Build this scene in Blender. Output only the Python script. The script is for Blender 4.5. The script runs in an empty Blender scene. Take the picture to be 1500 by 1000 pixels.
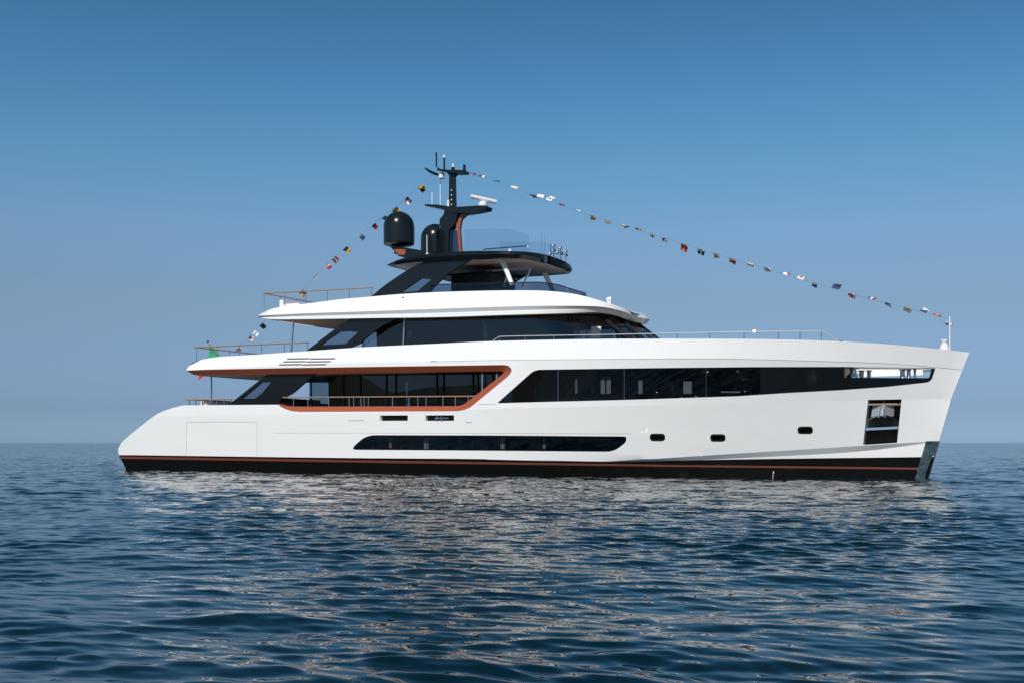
import bpy, math, random
import numpy as np
from mathutils import Vector
from mathutils.geometry import delaunay_2d_cdt
R = math.radians
rng = np.random.default_rng(11)
random.seed(5)
SC = bpy.context.scene
COL = SC.collection

# ------------------------------------------------------------------ camera
F = 1608.0; HY = 648.0; TH = R(27.0); H = 1.25
ST, CT = math.sin(TH), math.cos(TH)
CAM = np.array([21.69, -41.09, H])
FWD = np.array([-ST, CT, 0.0]); RGT = np.array([CT, ST, 0.0])
cd = bpy.data.cameras.new("camera"); cam = bpy.data.objects.new("camera", cd); COL.objects.link(cam)
cam.location = CAM; cam.rotation_euler = (R(90), 0, TH)
cd.sensor_width = 36.0; cd.lens = 36.0 * F / 1500.0
cd.shift_y = (HY - 500.0) / 1500.0
cd.clip_start = 0.1; cd.clip_end = 60000
SC.camera = cam

# ------------------------------------------------------------------ light
SUN_EL = R(44); SUN_H = np.array([0.13, -0.99]); SUN_H /= np.linalg.norm(SUN_H)
w = bpy.data.worlds.new("World"); SC.world = w; w.use_nodes = True
nt = w.node_tree; nt.nodes.clear()
out = nt.nodes.new("ShaderNodeOutputWorld"); bg = nt.nodes.new("ShaderNodeBackground")
sky = nt.nodes.new("ShaderNodeTexSky"); sky.sky_type = 'NISHITA'; sky.sun_disc = False
sky.sun_elevation = SUN_EL; sky.sun_rotation = math.atan2(SUN_H[0], SUN_H[1])
sky.air_density = 1.0; sky.dust_density = 0.3; sky.ozone_density = 1.0; sky.altitude = 0
# the clear sky is graded by elevation: deeper and bluer haze towards the horizon
tcw = nt.nodes.new("ShaderNodeTexCoord"); sep = nt.nodes.new("ShaderNodeSeparateXYZ"); nt.links.new(tcw.outputs["Generated"], sep.inputs[0])
mrw = nt.nodes.new("ShaderNodeMapRange"); mrw.inputs["From Max"].default_value = 1.0; nt.links.new(sep.outputs["Z"], mrw.inputs["Value"])
rw = nt.nodes.new("ShaderNodeValToRGB"); nt.links.new(mrw.outputs[0], rw.inputs[0])
GR = [(0.0019, (0.292, 0.490, 0.975)), (0.0298, (0.262, 0.385, 0.722)), (0.1222, (0.469, 0.546, 0.659)), (0.1881, (0.564, 0.719, 0.837)), (0.2403, (0.483, 0.787, 0.891)), (0.3066, (0.385, 0.743, 0.906)), (0.3718, (0.315, 0.648, 0.795)), (0.75, (0.36, 0.50, 0.56))]
for k, (z, c) in enumerate(GR):
    e = rw.color_ramp.elements[k] if k < 2 else rw.color_ramp.elements.new(z)
    e.position = z; e.color = (*c, 1)
tint = nt.nodes.new("ShaderNodeMix"); tint.data_type = 'RGBA'; tint.blend_type = 'MULTIPLY'; tint.inputs[0].default_value = 1.0
nt.links.new(sky.outputs[0], tint.inputs[6]); nt.links.new(rw.outputs[0], tint.inputs[7]); nt.links.new(tint.outputs[2], bg.inputs[0])
nt.links.new(bg.outputs[0], out.inputs[0])
bg.inputs[1].default_value = 0.104
sl = bpy.data.lights.new("sun", 'SUN'); sun = bpy.data.objects.new("sun", sl); COL.objects.link(sun)
sl.energy = 4.2; sl.angle = R(0.53); sl.color = (1.0, 0.945, 0.87)
sd = Vector((SUN_H[0] * math.cos(SUN_EL), SUN_H[1] * math.cos(SUN_EL), math.sin(SUN_EL)))
sun.rotation_euler = sd.to_track_quat('Z', 'Y').to_euler(); sun.location = (0, -40, 60)
SC.view_settings.view_transform = 'Standard'; SC.view_settings.look = 'None'
SC.view_settings.exposure = 0.0; SC.view_settings.gamma = 1.0
SC.cycles.use_denoising = True
SC.cycles.max_bounces = 10; SC.cycles.transparent_max_bounces = 16
SC.cycles.sample_clamp_indirect = 40.0

# ------------------------------------------------------------------ materials
def mat(name, col, rough=0.4, metal=0.0, coat=0.0, bump=0.0, bscale=6.0, vary=0.0, ior=1.5):
    m = bpy.data.materials.new(name); m.use_nodes = True
    t = m.node_tree; b = t.nodes["Principled BSDF"]
    b.inputs["Base Color"].default_value = (*col, 1); b.inputs["Roughness"].default_value = rough
    b.inputs["Metallic"].default_value = metal; b.inputs["IOR"].default_value = ior
    b.inputs["Coat Weight"].default_value = coat; b.inputs["Coat Roughness"].default_value = 0.04
    tc = t.nodes.new("ShaderNodeTexCoord")
    n = t.nodes.new("ShaderNodeTexNoise"); n.inputs["Scale"].default_value = bscale; n.inputs["Detail"].default_value = 4
    t.links.new(tc.outputs["Object"], n.inputs["Vector"])
    if vary:
        mx = t.nodes.new("ShaderNodeMix"); mx.data_type = 'RGBA'
        mx.inputs[6].default_value = (*[c * (1 - vary) for c in col], 1)
        mx.inputs[7].default_value = (*[min(1, c * (1 + vary)) for c in col], 1)
        t.links.new(n.outputs["Fac"], mx.inputs[0]); t.links.new(mx.outputs[2], b.inputs["Base Color"])
    if bump:
        bp = t.nodes.new("ShaderNodeBump"); bp.inputs["Strength"].default_value = 1.0; bp.inputs["Distance"].default_value = bump
        t.links.new(n.outputs["Fac"], bp.inputs["Height"]); t.links.new(bp.outputs[0], b.inputs["Normal"])
        if coat: t.links.new(bp.outputs[0], b.inputs["Coat Normal"])
    return m

def glass(name, tcol, ior=1.5, rough=0.0):
    m = bpy.data.materials.new(name); m.use_nodes = True
    t = m.node_tree; t.nodes.clear()
    o = t.nodes.new("ShaderNodeOutputMaterial"); mx = t.nodes.new("ShaderNodeMixShader")
    tr = t.nodes.new("ShaderNodeBsdfTransparent"); tr.inputs[0].default_value = (*tcol, 1)
    gl = t.nodes.new("ShaderNodeBsdfGlossy"); gl.inputs["Roughness"].default_value = rough; gl.inputs[0].default_value = (1, 1, 1, 1)
    fr = t.nodes.new("ShaderNodeFresnel"); ge = t.nodes.new("ShaderNodeNewGeometry"); io = t.nodes.new("ShaderNodeMapRange")   # a thin pane: the same from both sides
    io.inputs["To Min"].default_value = ior; io.inputs["To Max"].default_value = 1 / ior
    t.links.new(ge.outputs["Backfacing"], io.inputs["Value"]); t.links.new(io.outputs[0], fr.inputs[0])
    t.links.new(fr.outputs[0], mx.inputs[0]); t.links.new(tr.outputs[0], mx.inputs[1])
    t.links.new(gl.outputs[0], mx.inputs[2]); t.links.new(mx.outputs[0], o.inputs[0])
    return m

M = {}
M['white'] = mat("white_gelcoat", (0.84, 0.837, 0.825), 0.35, coat=1.0, bump=0.02, bscale=0.6, vary=0.015)
M['boot'] = mat("black_bottom_paint", (0.006, 0.006, 0.006), 0.3, ior=1.2, bump=0.004, bscale=2.0, vary=0.2)
M['stripe'] = mat("copper_red_stripe", (0.17, 0.048, 0.028), 0.4, vary=0.08)
M['copper'] = mat("copper_red_paint", (0.335, 0.085, 0.04), 0.32, coat=0.3, vary=0.05)
M['black'] = mat("black_gloss_paint", (0.007, 0.009, 0.011), 0.14, ior=1.45, vary=0.15)
M['blackmatt'] = mat("black_satin", (0.009, 0.010, 0.011), 0.4, ior=1.3, vary=0.15)
M['rubber'] = mat("black_rubber", (0.012, 0.013, 0.014), 0.8, ior=1.2)
M['dome'] = mat("dome_shell", (0.008, 0.012, 0.015), 0.22, ior=1.4, vary=0.1)
M['soffit'] = mat("soffit_panel", (0.27, 0.22, 0.19), 0.5, vary=0.05)
M['soffit2'] = mat("pale_soffit_panel", (0.42, 0.38, 0.35), 0.5, vary=0.05)
M['teak'] = mat("varnished_teak", (0.31, 0.20, 0.125), 0.4, coat=0.1, bscale=14, vary=0.2)
M['steel'] = mat("polished_steel", (0.78, 0.79, 0.80), 0.12, metal=1.0)
M['dsteel'] = mat("dull_steel", (0.42, 0.44, 0.46), 0.3, metal=1.0, vary=0.1)
M['stem'] = mat("stainless_stem", (0.28, 0.32, 0.305), 0.3, metal=1.0, bump=0.03, bscale=3.0)
M['galv'] = mat("galvanised_anchor", (0.44, 0.45, 0.46), 0.45, metal=0.6, bump=0.01, vary=0.15)
M['rail'] = mat("silver_rail", (0.50, 0.51, 0.53), 0.45)
M['glint_steel'] = mat("polished_glint_disc", (0.8, 0.8, 0.8), 0.17, metal=1.0)
M['wplastic'] = mat("white_plastic", (0.80, 0.80, 0.79), 0.35)
M['dark'] = mat("dark_interior", (0.018, 0.018, 0.019), 0.6, vary=0.3, bscale=1.5)
M['cab'] = mat("walnut_interior", (0.028, 0.022, 0.018), 0.5, vary=0.25, bscale=2)
M['curtain'] = mat("pale_curtain", (0.75, 0.74, 0.72), 0.8, bump=0.01, bscale=20)
M['deckteak'] = mat("deck_teak", (0.33, 0.22, 0.13), 0.6, bscale=10, vary=0.25)
M['cushion'] = mat("grey_cushion", (0.10, 0.10, 0.11), 0.85, bump=0.01, vary=0.1)
M['seam'] = mat("seam_shadow_gap", (0.25, 0.25, 0.25), 0.7)
M['rope'] = mat("halyard", (0.16, 0.17, 0.18), 0.8)
M['glass'] = glass("tinted_glass", (0.32, 0.34, 0.36), 1.58)
M['glass2'] = glass("smoked_glass", (0.28, 0.32, 0.37), 1.62)
M['glassclear'] = glass("clear_glass", (0.80, 0.86, 0.90), 1.35)
M['fglass'] = glass("fin_glass", (0.30, 0.35, 0.42), 1.5)

# ------------------------------------------------------------------ mesh helpers
class MB:
    def __init__(s): s.v = []; s.f = []; s.m = []; s.sh = set()
    def quad(s, *idx, m=0): s.f.append(tuple(idx)); s.m.append(m)
    def add(s, vs, fs, m=0):
        b = len(s.v); s.v += [tuple(map(float, p)) for p in vs]
        for f in fs: s.f.append(tuple(b + i for i in f)); s.m.append(m)
        return b
    def box(s, c, d, m=0):
        x, y, z = c; a, b, e = d[0] / 2, d[1] / 2, d[2] / 2
        vs = [(x + i * a, y + j * b, z + k * e) for i in (-1, 1) for j in (-1, 1) for k in (-1, 1)]
        s.add(vs, [(0, 1, 3, 2), (4, 6, 7, 5), (0, 4, 5, 1), (2, 3, 7, 6), (0, 2, 6, 4), (1, 5, 7, 3)], m)
    def tube(s, pts, r, n=8, m=0, cap=True):
        pts = [Vector(map(float, p)) for p in pts]
        rs = r if isinstance(r, (list, tuple)) else [r] * len(pts)
        rings = []
        for i, p in enumerate(pts):
            d = (pts[min(i + 1, len(pts) - 1)] - pts[max(i - 1, 0)]).normalized()
            up = Vector((0, 0, 1)) if abs(d.z) < 0.9 else Vector((1, 0, 0))
            a = d.cross(up).normalized(); b = a.cross(d).normalized()
            rings.append([p + (a * math.cos(t) + b * math.sin(t)) * rs[i] for t in [2 * math.pi * k / n for k in range(n)]])
        vs = [q for ring in rings for q in ring]; fs = []
        for i in range(len(pts) - 1):
            for k in range(n): fs.append((i * n + k, i * n + (k + 1) % n, (i + 1) * n + (k + 1) % n, (i + 1) * n + k))
        if cap: fs.append(tuple(range(n - 1, -1, -1))); fs.append(tuple((len(pts) - 1) * n + k for k in range(n)))
        s.add(vs, fs, m)
    def lathe(s, prof, c, n=32, m=0):
        vs = []; fs = []
        for (r, z) in prof:
            for k in range(n):
                a = 2 * math.pi * k / n; vs.append((c[0] + r * math.cos(a), c[1] + r * math.sin(a), c[2] + z))
        for i in range(len(prof) - 1):
            for k in range(n): fs.append((i * n + k, i * n + (k + 1) % n, (i + 1) * n + (k + 1) % n, (i + 1) * n + k))
        fs.append(tuple(range(n - 1, -1, -1))); fs.append(tuple((len(prof) - 1) * n + k for k in range(n)))
        s.add(vs, fs, m)
    def grid(s, rows, m=0, flip=False):
        """rows: list of equal-length point lists -> quads"""
        n = len(rows[0]); vs = [p for r in rows for p in r]; fs = []
        for i in range(len(rows) - 1):
            for k in range(n - 1):
                q = (i * n + k, i * n + k + 1, (i + 1) * n + k + 1, (i + 1) * n + k)
                fs.append(q[::-1] if flip else q)
        s.add(vs, fs, m)
    def mirrored(s):
        o = MB(); o.v = [(x, -y, z) for x, y, z in s.v]; o.f = [f[::-1] for f in s.f]; o.m = list(s.m); o.sh = set(s.sh); return o
    def merge(s, o):
        b = len(s.v); s.v += o.v; s.f += [tuple(b + i for i in f) for f in o.f]; s.m += o.m
        s.sh |= {(a + b, c + b) for a, c in o.sh}
    def build(s, name, mats, parent=None, smooth=True, angle=30):
        me = bpy.data.meshes.new(name); me.from_pydata(s.v, [], s.f); me.update()
        for mm in (mats if isinstance(mats, (list, tuple)) else [mats]): me.materials.append(mm)
        me.polygons.foreach_set("material_index", s.m)
        if smooth:
            me.polygons.foreach_set("use_smooth", [True] * len(me.polygons))
            me.set_sharp_from_angle(angle=R(angle))
            if s.sh:
                for e in me.edges:
                    k = tuple(sorted(e.vertices))
                    if k in s.sh: e.use_edge_sharp = True
        o = bpy.data.objects.new(name, me); COL.objects.link(o)
        if parent: o.parent = parent
        return o

def both(mb, name, mats, parent, **k):
    a = mb.build(name, mats, parent, **k); b = mb.mirrored().build(name, mats, parent, **k); return a, b

def tag(o, label=None, cat=None, group=None, kind=None):
    if label: o["label"] = label
    if cat: o["category"] = cat
    if group: o["group"] = group
    if kind: o["kind"] = kind
    return o
def empty(name, loc):
    o = bpy.data.objects.new(name, None); COL.objects.link(o); o.location = loc; o.empty_display_size = 0.3; return o

# photograph pixel -> point on the vertical plane Y = y of the yacht's own axes
def P(px, py, y):
    d = FWD + RGT * ((px - 750.0) / F) + np.array([0, 0, 1.0]) * ((HY - py) / F)
    t = (y - CAM[1]) / d[1]
    return CAM + d * t
def proj(p):
    d = np.asarray(p, float) - CAM; z = d @ FWD
    return 750 + F * (d @ RGT) / z, HY - F * d[2] / z

def dens(pts, step=6.0, closed=False):
    out = []; n = len(pts); rng_ = range(n if closed else n - 1)
    for i in rng_:
        a = np.array(pts[i], float); b = np.array(pts[(i + 1) % n], float)
        k = max(1, int(np.linalg.norm(b - a) / step))
        for j in range(k): out.append(tuple(a + (b - a) * j / k))
    if not closed: out.append(tuple(map(float, pts[-1])))
    return out
def fillet(pts, rad, n=5):
    """closed polygon with rounded corners; rad scalar or per corner"""
    out = []; N = len(pts); rs = rad if isinstance(rad, (list, tuple)) else [rad] * N
    for i in range(N):
        p = np.array(pts[i], float); a = np.array(pts[i - 1], float) - p; b = np.array(pts[(i + 1) % N], float) - p
        la, lb = np.linalg.norm(a), np.linalg.norm(b); r = min(rs[i], la * .49, lb * .49)
        if r < 0.05: out.append(tuple(p)); continue
        q0, q1 = p + a / la * r, p + b / lb * r
        for j in range(n + 1):
            t = j / n; out.append(tuple((1 - t) ** 2 * q0 + 2 * t * (1 - t) * p + t * t * q1))
    return out
def smooth_line(pts, step=8.0):
    """Catmull-Rom through the points"""
    p = [np.array(q, float) for q in pts]; out = []
    for i in range(len(p) - 1):
        p0 = p[max(i - 1, 0)]; p1 = p[i]; p2 = p[i + 1]; p3 = p[min(i + 2, len(p) - 1)]
        k = max(1, int(np.linalg.norm(p2 - p1) / step))
        for j in range(k):
            t = j / k
            out.append(tuple(0.5 * (2 * p1 + (p2 - p0) * t + (2 * p0 - 5 * p1 + 4 * p2 - p3) * t * t + (3 * p1 - p0 - 3 * p2 + p3) * t ** 3)))
    out.append(tuple(p[-1])); return out

# ------------------------------------------------------------------ hull form
STEM_PX = [(1420, 516), (1410, 541), (1393.5, 583), (1376, 645), (1359, 702), (1352, 735)]
_st = np.array([P(x, y, 0.0) for x, y in STEM_PX])
def XS(z): return float(np.interp(z, _st[::-1, 2], _st[::-1, 0]))
LEV_PX = {
 5: [(262, 540), (273, 536), (281, 532), (295, 526.5), (320, 522.5), (370, 519.5), (450, 514), (530, 508.5), (640, 503.3), (720, 499.6), (850, 496.7), (960, 496), (1060, 496), (1160, 497.3), (1227, 499.6), (1300, 504), (1376, 511), (1420, 516)],
 4: [(262, 543), (273, 541.5), (450, 533), (630, 529.3), (720, 527.3), (880, 525.6), (1030, 524.8), (1130, 526.5), (1300, 532), (1410, 541)],
 3: [(165, 618), (273, 608), (410, 607), (560, 604), (728, 598), (880, 594.5), (1080, 591), (1240, 586.4), (1393.5, 583)],
 2: [(165, 665.5), (500, 669.6), (700, 671.2), (880, 675), (960, 671.5), (1048, 665.6), (1240, 653.6), (1376, 645)],
 1: [(165, 666), (500, 670.4), (700, 672), (880, 676.2), (1000, 674), (1048, 672), (1240, 662), (1358, 648.5), (1374, 646.6)],
}
LPAR = {5: (3.55, 16.5, 2.7), 4: (3.72, 17, 2.55), 3: (3.76, 18, 2.2), 2: (3.68, 19, 1.9), 1: (3.68, 19, 1.9), 0: (3.35, 19.5, 1.65)}
STEMX = {i: XS(P(*LEV_PX[i][-1], 0.0)[2]) for i in (1, 2, 3, 4, 5)}; STEMX[0] = XS(-1.0)
def blev(i, X):
    B, L, p = LPAR[i]
    s = min(max((STEMX[i] - X) / L, 0.0), 1.0)
    b = B * (1 - (1 - s) ** p)
    if X < -4: b *= 1 - 0.055 * ((-X - 4) / 14.5) ** 2
    if i <= 1: b -= 0.13 * min(max((X - 3.0) / 7.0, 0), 1) * min(1.0, max(0.0, (STEMX[i] - X) / 2.0)) if i == 1 else 0.0
    return max(b, 0.0)
def trace(pts, yf, it=60):
    out = []
    for px, py in pts:
        y = -2.0
        for _ in range(it):
            q = P(px, py, y); y += 0.8 * (-yf(q[0], q[2]) - y)
        out.append(P(px, py, y))
    return np.array(out)
LZ = {}
for i in (1, 2, 3, 4, 5):
    t = trace(smooth_line(LEV_PX[i], 10), lambda X, Z, i=i: blev(i, X)); LZ[i] = (t[:, 0], t[:, 2])
def zlev(i, X): return -1.0 if i == 0 else float(np.interp(X, *LZ[i]))
def b_hull(X, Z):
    z0 = zlev(0, X); b0 = blev(0, X)
    if Z <= z0: return b0
    for i in range(1, 6):
        z1 = zlev(i, X)
        if i > 1: z1 = max(z1, z0 + 1e-4)
        b1 = blev(i, X)
        if Z <= z1: return b0 + (b1 - b0) * (Z - z0) / (z1 - z0)
        z0, b0 = z1, b1
    return b0
_TX = np.linspace(-20, 19.2, 393); _TZ = np.linspace(-1.0, 6.4, 371)
def bh(X, Z): return b_hull(X, Z)
def xz(pts, closed=True, step=6.0):
    t = trace(dens(pts, step, closed), bh); return [(a, c) for a, b, c in t]

def inside(poly, pts):
    poly = np.asarray(poly); x, y = pts[:, 0], pts[:, 1]; r = np.zeros(len(pts), bool); n = len(poly); j = n - 1
    for i in range(n):
        xi, yi = poly[i]; xj, yj = poly[j]
        c = (yi > y) != (yj > y)
        with np.errstate(divide='ignore', invalid='ignore'): r ^= c & (x < (xj - xi) * (y - yi) / (yj - yi) + xi)
        j = i
    return r
def dist_loop(loop, pts):
    L = np.asarray(loop); return np.min(np.linalg.norm(pts[:, None, :] - L[None, :, :], axis=2), axis=1) if len(pts) else np.zeros(0)

def skin(mb, outer, holes, yf, levels=(), gx=0.4, gz=0.25, off=0.0, m=0, flip=False):
    """fill the XZ polygon (minus holes) with a surface Y = -(yf) + off"""
    vs = []; ed = []; lev = set()
    def loop(l, closed=True):
        b = len(vs); vs.extend(l)
        for i in range(len(l) if closed else len(l) - 1): ed.append((b + i, b + (i + 1) % len(l)))
    loop(outer)
    for h in holes: loop(h)
    for l in levels:
        k = len(ed); loop(l, False); lev |= set(range(k, len(ed)))
    o = np.array(outer); x0, z0 = o.min(0); x1, z1 = o.max(0)
    g = np.array([(x, z) for x in np.arange(x0 + gx / 2, x1, gx) for z in np.arange(z0 + gz / 2, z1, gz)])
    if len(g):
        k = inside(outer, g)
        for h in holes: k &= ~inside(h, g)
        g = g[k]
        allp = np.array(vs)
        if len(g): g = g[dist_loop(allp, g) > min(gx, gz) * 0.4]
        vs.extend([tuple(q) for q in g])
    V, E, Fc, _, oe, _ = delaunay_2d_cdt([Vector(q) for q in vs], ed, [], 0, 1e-5)
    A = np.array([tuple(q) for q in V]); T = np.array([tuple(f) for f in Fc if len(f) == 3])
    cen = A[T].mean(1); k = inside(outer, cen)
    for h in holes: k &= ~inside(h, cen)
    T = T[k]
    used = np.unique(T); mp = -np.ones(len(A), int); mp[used] = np.arange(len(used))
    b = mb.add([(A[i, 0], -yf(A[i, 0], A[i, 1]) + off, A[i, 1]) for i in used], [tuple(mp[f][::-1] if flip else mp[f]) for f in T], m)
    for e, src in zip(E, oe):
        if any(q in lev for q in src) and mp[e[0]] >= 0 and mp[e[1]] >= 0:
            mb.sh.add(tuple(sorted((b + int(mp[e[0]]), b + int(mp[e[1]])))))
def reveal(mb, loop, yf, o0, o1, m=0, flip=False):
    rows = [[(x, -yf(x, z) + o, z) for x, z in list(loop) + [loop[0]]] for o in (o0, o1)]
    mb.grid(rows, m, flip)
def area(l):
    l = np.asarray(l); return 0.5 * np.sum(l[:, 0] * np.roll(l[:, 1], -1) - np.roll(l[:, 0], -1) * l[:, 1])
def ccw(l): return list(l) if area(l) > 0 else list(l)[::-1]
def panel(mb, outer, holes, yf, off, thick, m=0, gx=0.4, gz=0.3):
    """a solid panel whose outer face lies at -yf+off"""
    skin(mb, outer, holes, yf, (), gx, gz, off, m); skin(mb, outer, holes, yf, (), gx, gz, off + thick, m, True)
    reveal(mb, ccw(outer), yf, off, off + thick, m)
    for h in holes: reveal(mb, ccw(h), yf, off, off + thick, m, True)
def flat(y):
    return lambda X, Z: y
def xzf(pts, y):          # pixel polygon on the plane Y = -y
    return [(q[0], q[2]) for q in (P(px, py, -y) for px, py in pts)]

yacht = empty("motor_yacht", (0, 0, 0))
tag(yacht, "large white motor yacht with black window bands and copper red trim lying on the sea", "yacht")

# ------------------------------------------------------------------ hull skin
STERN = [(268, 593), (247.4, 598.5), (229, 606.5), (206, 623.8), (187.6, 638.7), (177, 649), (173.3, 656), (173.2, 661), (174.5, 665.6)]
outer_px = (smooth_line([(174.5, 665.6), (500, 670.0), (700, 671.6), (880, 675.6)], 10) + smooth_line([(960, 671.5), (1048, 665.6), (1240, 653.6), (1376, 645)], 10)
  + dens([(1376, 645), (1393.5, 583), (1410, 541), (1420, 516)], 8)[1:]
  + smooth_line(LEV_PX[5][::-1][:-3], 8)[1:] + [(277, 535.5), (274, 540), (273, 542)]
  + dens([(273, 542.2), (300, 541), (420, 538.5), (700, 534.6), (738, 534)], 8)
  + [(744, 535), (748.5, 538.5), (749.5, 542), (748, 546), (744, 551)] + dens([(744, 551), (694, 592)], 8)[1:]
  + [(688, 596.5), (680, 599.8), (670, 601.6)] + dens([(670, 601.6), (440, 602.6)], 8)[1:] + [(428, 601.6), (418, 598.5), (411, 594.8), (408, 592)]
  + dens([(408, 592), (268, 593)], 8)[1:] + smooth_line(STERN, 5)[1:-1])
out_xz = ccw([(a, c) for a, b, c in trace(outer_px, bh)])
BAND = fillet([(728, 590), (783, 541), (950, 538.6), (1100, 537), (1240, 536.8), (1370.5, 538.2), (1364, 559), (1300, 566), (1230, 571), (1150, 575.2), (1080, 579.8), (900, 585.6), (800, 588)], [3, 9, 0, 0, 0, 1.5, 8, 0, 0, 0, 0, 0, 0])
LOWB = fillet([(513, 658), (536, 636.6), (700, 637), (918, 638.6), (917, 647), (899, 661), (700, 659.3)], [9, 14, 0, 8, 6, 12, 0])
PORT = [fillet([(cx - 11.3, cy - 5.6), (cx + 11.3, cy - 5.6), (cx + 11.3, cy + 5.6), (cx - 11.3, cy + 5.6)], 5.2) for cx, cy in ((963, 640), (1051.5, 640.8), (1179.5, 629.6))]
SLOT = [[(557, 607.8), (597.3, 607.6), (597.3, 615.6), (557, 615.8)], [(623.3, 607.7), (665, 607.5), (665, 615.7), (623.3, 615.8)]]
POCK = [(1271.7, 585), (1320.7, 584.2), (1314, 647.8), (1264.3, 651)]
SEAMH = []
holes_px = [BAND, LOWB] + PORT + SLOT + [POCK]
holes = [ccw(xz(h, True, 6)) for h in holes_px]
levels = []
for i in (3, 4):
    xs = np.arange(-19.3, STEMX[i] - 0.02, 0.3); levels.append([(x, zlev(i, x)) for x in xs])
hull = MB()
skin(hull, out_xz, holes, bh, levels, 0.35, 0.22)
depths = [0.05, 0.05, 0.07, 0.07, 0.07, 0.16, 0.16, 0.55]
for h, d in zip(holes, depths): reveal(hull, h, bh, 0, d, 0, True)
# facet under the spray chine, lower white hull forward
xs = np.linspace(1.5, STEMX[2] - 0.01, 70)
hull.grid([[(x, -blev(2, x), zlev(2, x)) for x in xs], [(x, -blev(1, x), zlev(1, x)) for x in xs]], 0, True)
BT_PX = [(165, 665.8), (174.5, 666.2), (500, 670.6), (700, 672.2), (880, 676), (1000, 673.6), (1100, 671.8), (1240, 670), (1357, 668.6), (1366, 668.4)]
bt = trace(smooth_line(BT_PX, 10), bh); ZBT = lambda x: float(np.interp(x, bt[:, 0], bt[:, 2]))
rows = []
xs = np.linspace(4.0, XS(0.7) - 0.02, 60)
for k in range(5):
    rows.append([(x, -bh(x, z), z) for x in xs for z in [zlev(1, x) + (min(ZBT(x), zlev(1, x) - 0.004) - zlev(1, x)) * k / 4]])
hull.grid(rows, 0, True)
hm = hull.mirrored(); hull.merge(hm)
# sloping transom and its inner closing, from side to side
tr = trace(smooth_line(STERN, 5), bh)
hull.grid([[(p[0], p[1], p[2]) for p in tr], [(p[0] - 0.25, 0, p[2]) for p in tr], [(p[0], -p[1], p[2]) for p in tr]], 0)
hull.build("hull", M['white'], yacht, angle=24)

# black bottom and red stripe
bot = MB()
x0 = bt[1][0]
xs = np.concatenate([np.linspace(x0, 10, 90), np.linspace(10.15, XS(0.75), 60)])
def stripx(x, z): return min(x, XS(z) - 0.0)
rows = []
for k in range(9):
    f = k / 8; row = []
    for j, x in enumerate(xs):
        z = ZBT(x) * (1 - f) - 0.9 * f
        xa = x + (0.55 * max(0, 0.62 - z) if j == 0 else 0)
        xa = min(xa, XS(z)); row.append((xa, -bh(xa, z), z))
    rows.append(row)
bot.grid(rows, 0, True); bm = bot.mirrored(); bot.merge(bm)
bot.grid([[r[0] for r in rows], [(r[0][0], -r[0][1], r[0][2]) for r in rows]], 0)
bot.build("hull_bottom", M['boot'], yacht, angle=40)
st = MB()
for pts in ([(175, 667.8), (500, 673), (700, 675.8), (1000, 680.3), (1240, 683), (1349, 684.4)],):
    up = trace(smooth_line(pts, 10), bh); lo = trace(smooth_line([(x, y + 3.4 - 0.6 * (x > 900)) for x, y in pts], 10), bh)
    st.grid([[(p[0], p[1] - 0.006, p[2]) for p in up], [(p[0], p[1] - 0.006, p[2]) for p in lo]], 0, True)
sm = st.mirrored(); st.merge(sm); st.build("boot_stripe", M['stripe'], yacht)
# polished stem plate
sp = MB()
zz = np.linspace(XS and P(1376, 645, 0)[2] - 0.01, -0.4, 12); rows = []
for z in zz:
    xe = XS(z); rows.append([(xe - 0.42, -bh(xe - 0.42, z) - 0.012, z), (xe - 0.2, -bh(xe - 0.2, z) - 0.014, z), (xe + 0.02, -0.02, z), (xe + 0.02, 0.02, z), (xe - 0.2, bh(xe - 0.2, z) + 0.014, z), (xe - 0.42, bh(xe - 0.42, z) + 0.012, z)])
sp.grid(rows, 0); sp.build("stem_plate", M['stem'], yacht)

# ------------------------------------------------------------------ glazing in the hull
def glaze(loop, name="window", m='glass', off=0.035, gx=0.4):
    g = MB(); skin(g, loop, [], bh, (), gx, 0.3, off); return both(g, name, M[m], yacht)
MOOR = ccw(xz(fillet([(1236, 540), (1364.5, 540.6), (1361, 553), (1236, 552.5)], [1, 1, 4, 1]), True, 6))
gb = MB(); skin(gb, holes[0], [MOOR], bh, (), 0.4, 0.25, 0.035)
SPLIT = P(1112, 560, -2.6)[0]
w1 = both(gb, "window", M['glass'], yacht)
glaze(holes[1])
# black solid band (no glass) near the bow
BK = ccw(xz(dens([(1113, 537.6), (1236, 537.6), (1236, 540), (1236, 552.5), (1361, 553), (1364, 541), (1364, 539.3), (1369, 539.2), (1363.5, 558.4), (1300, 565.2), (1230, 570.2), (1113, 577.4)], 6, True), True, 6))
b = MB(); skin(b, BK, [], bh, (), 0.4, 0.25, 0.028); both(b, "bow_panel", M['black'], yacht)
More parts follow.
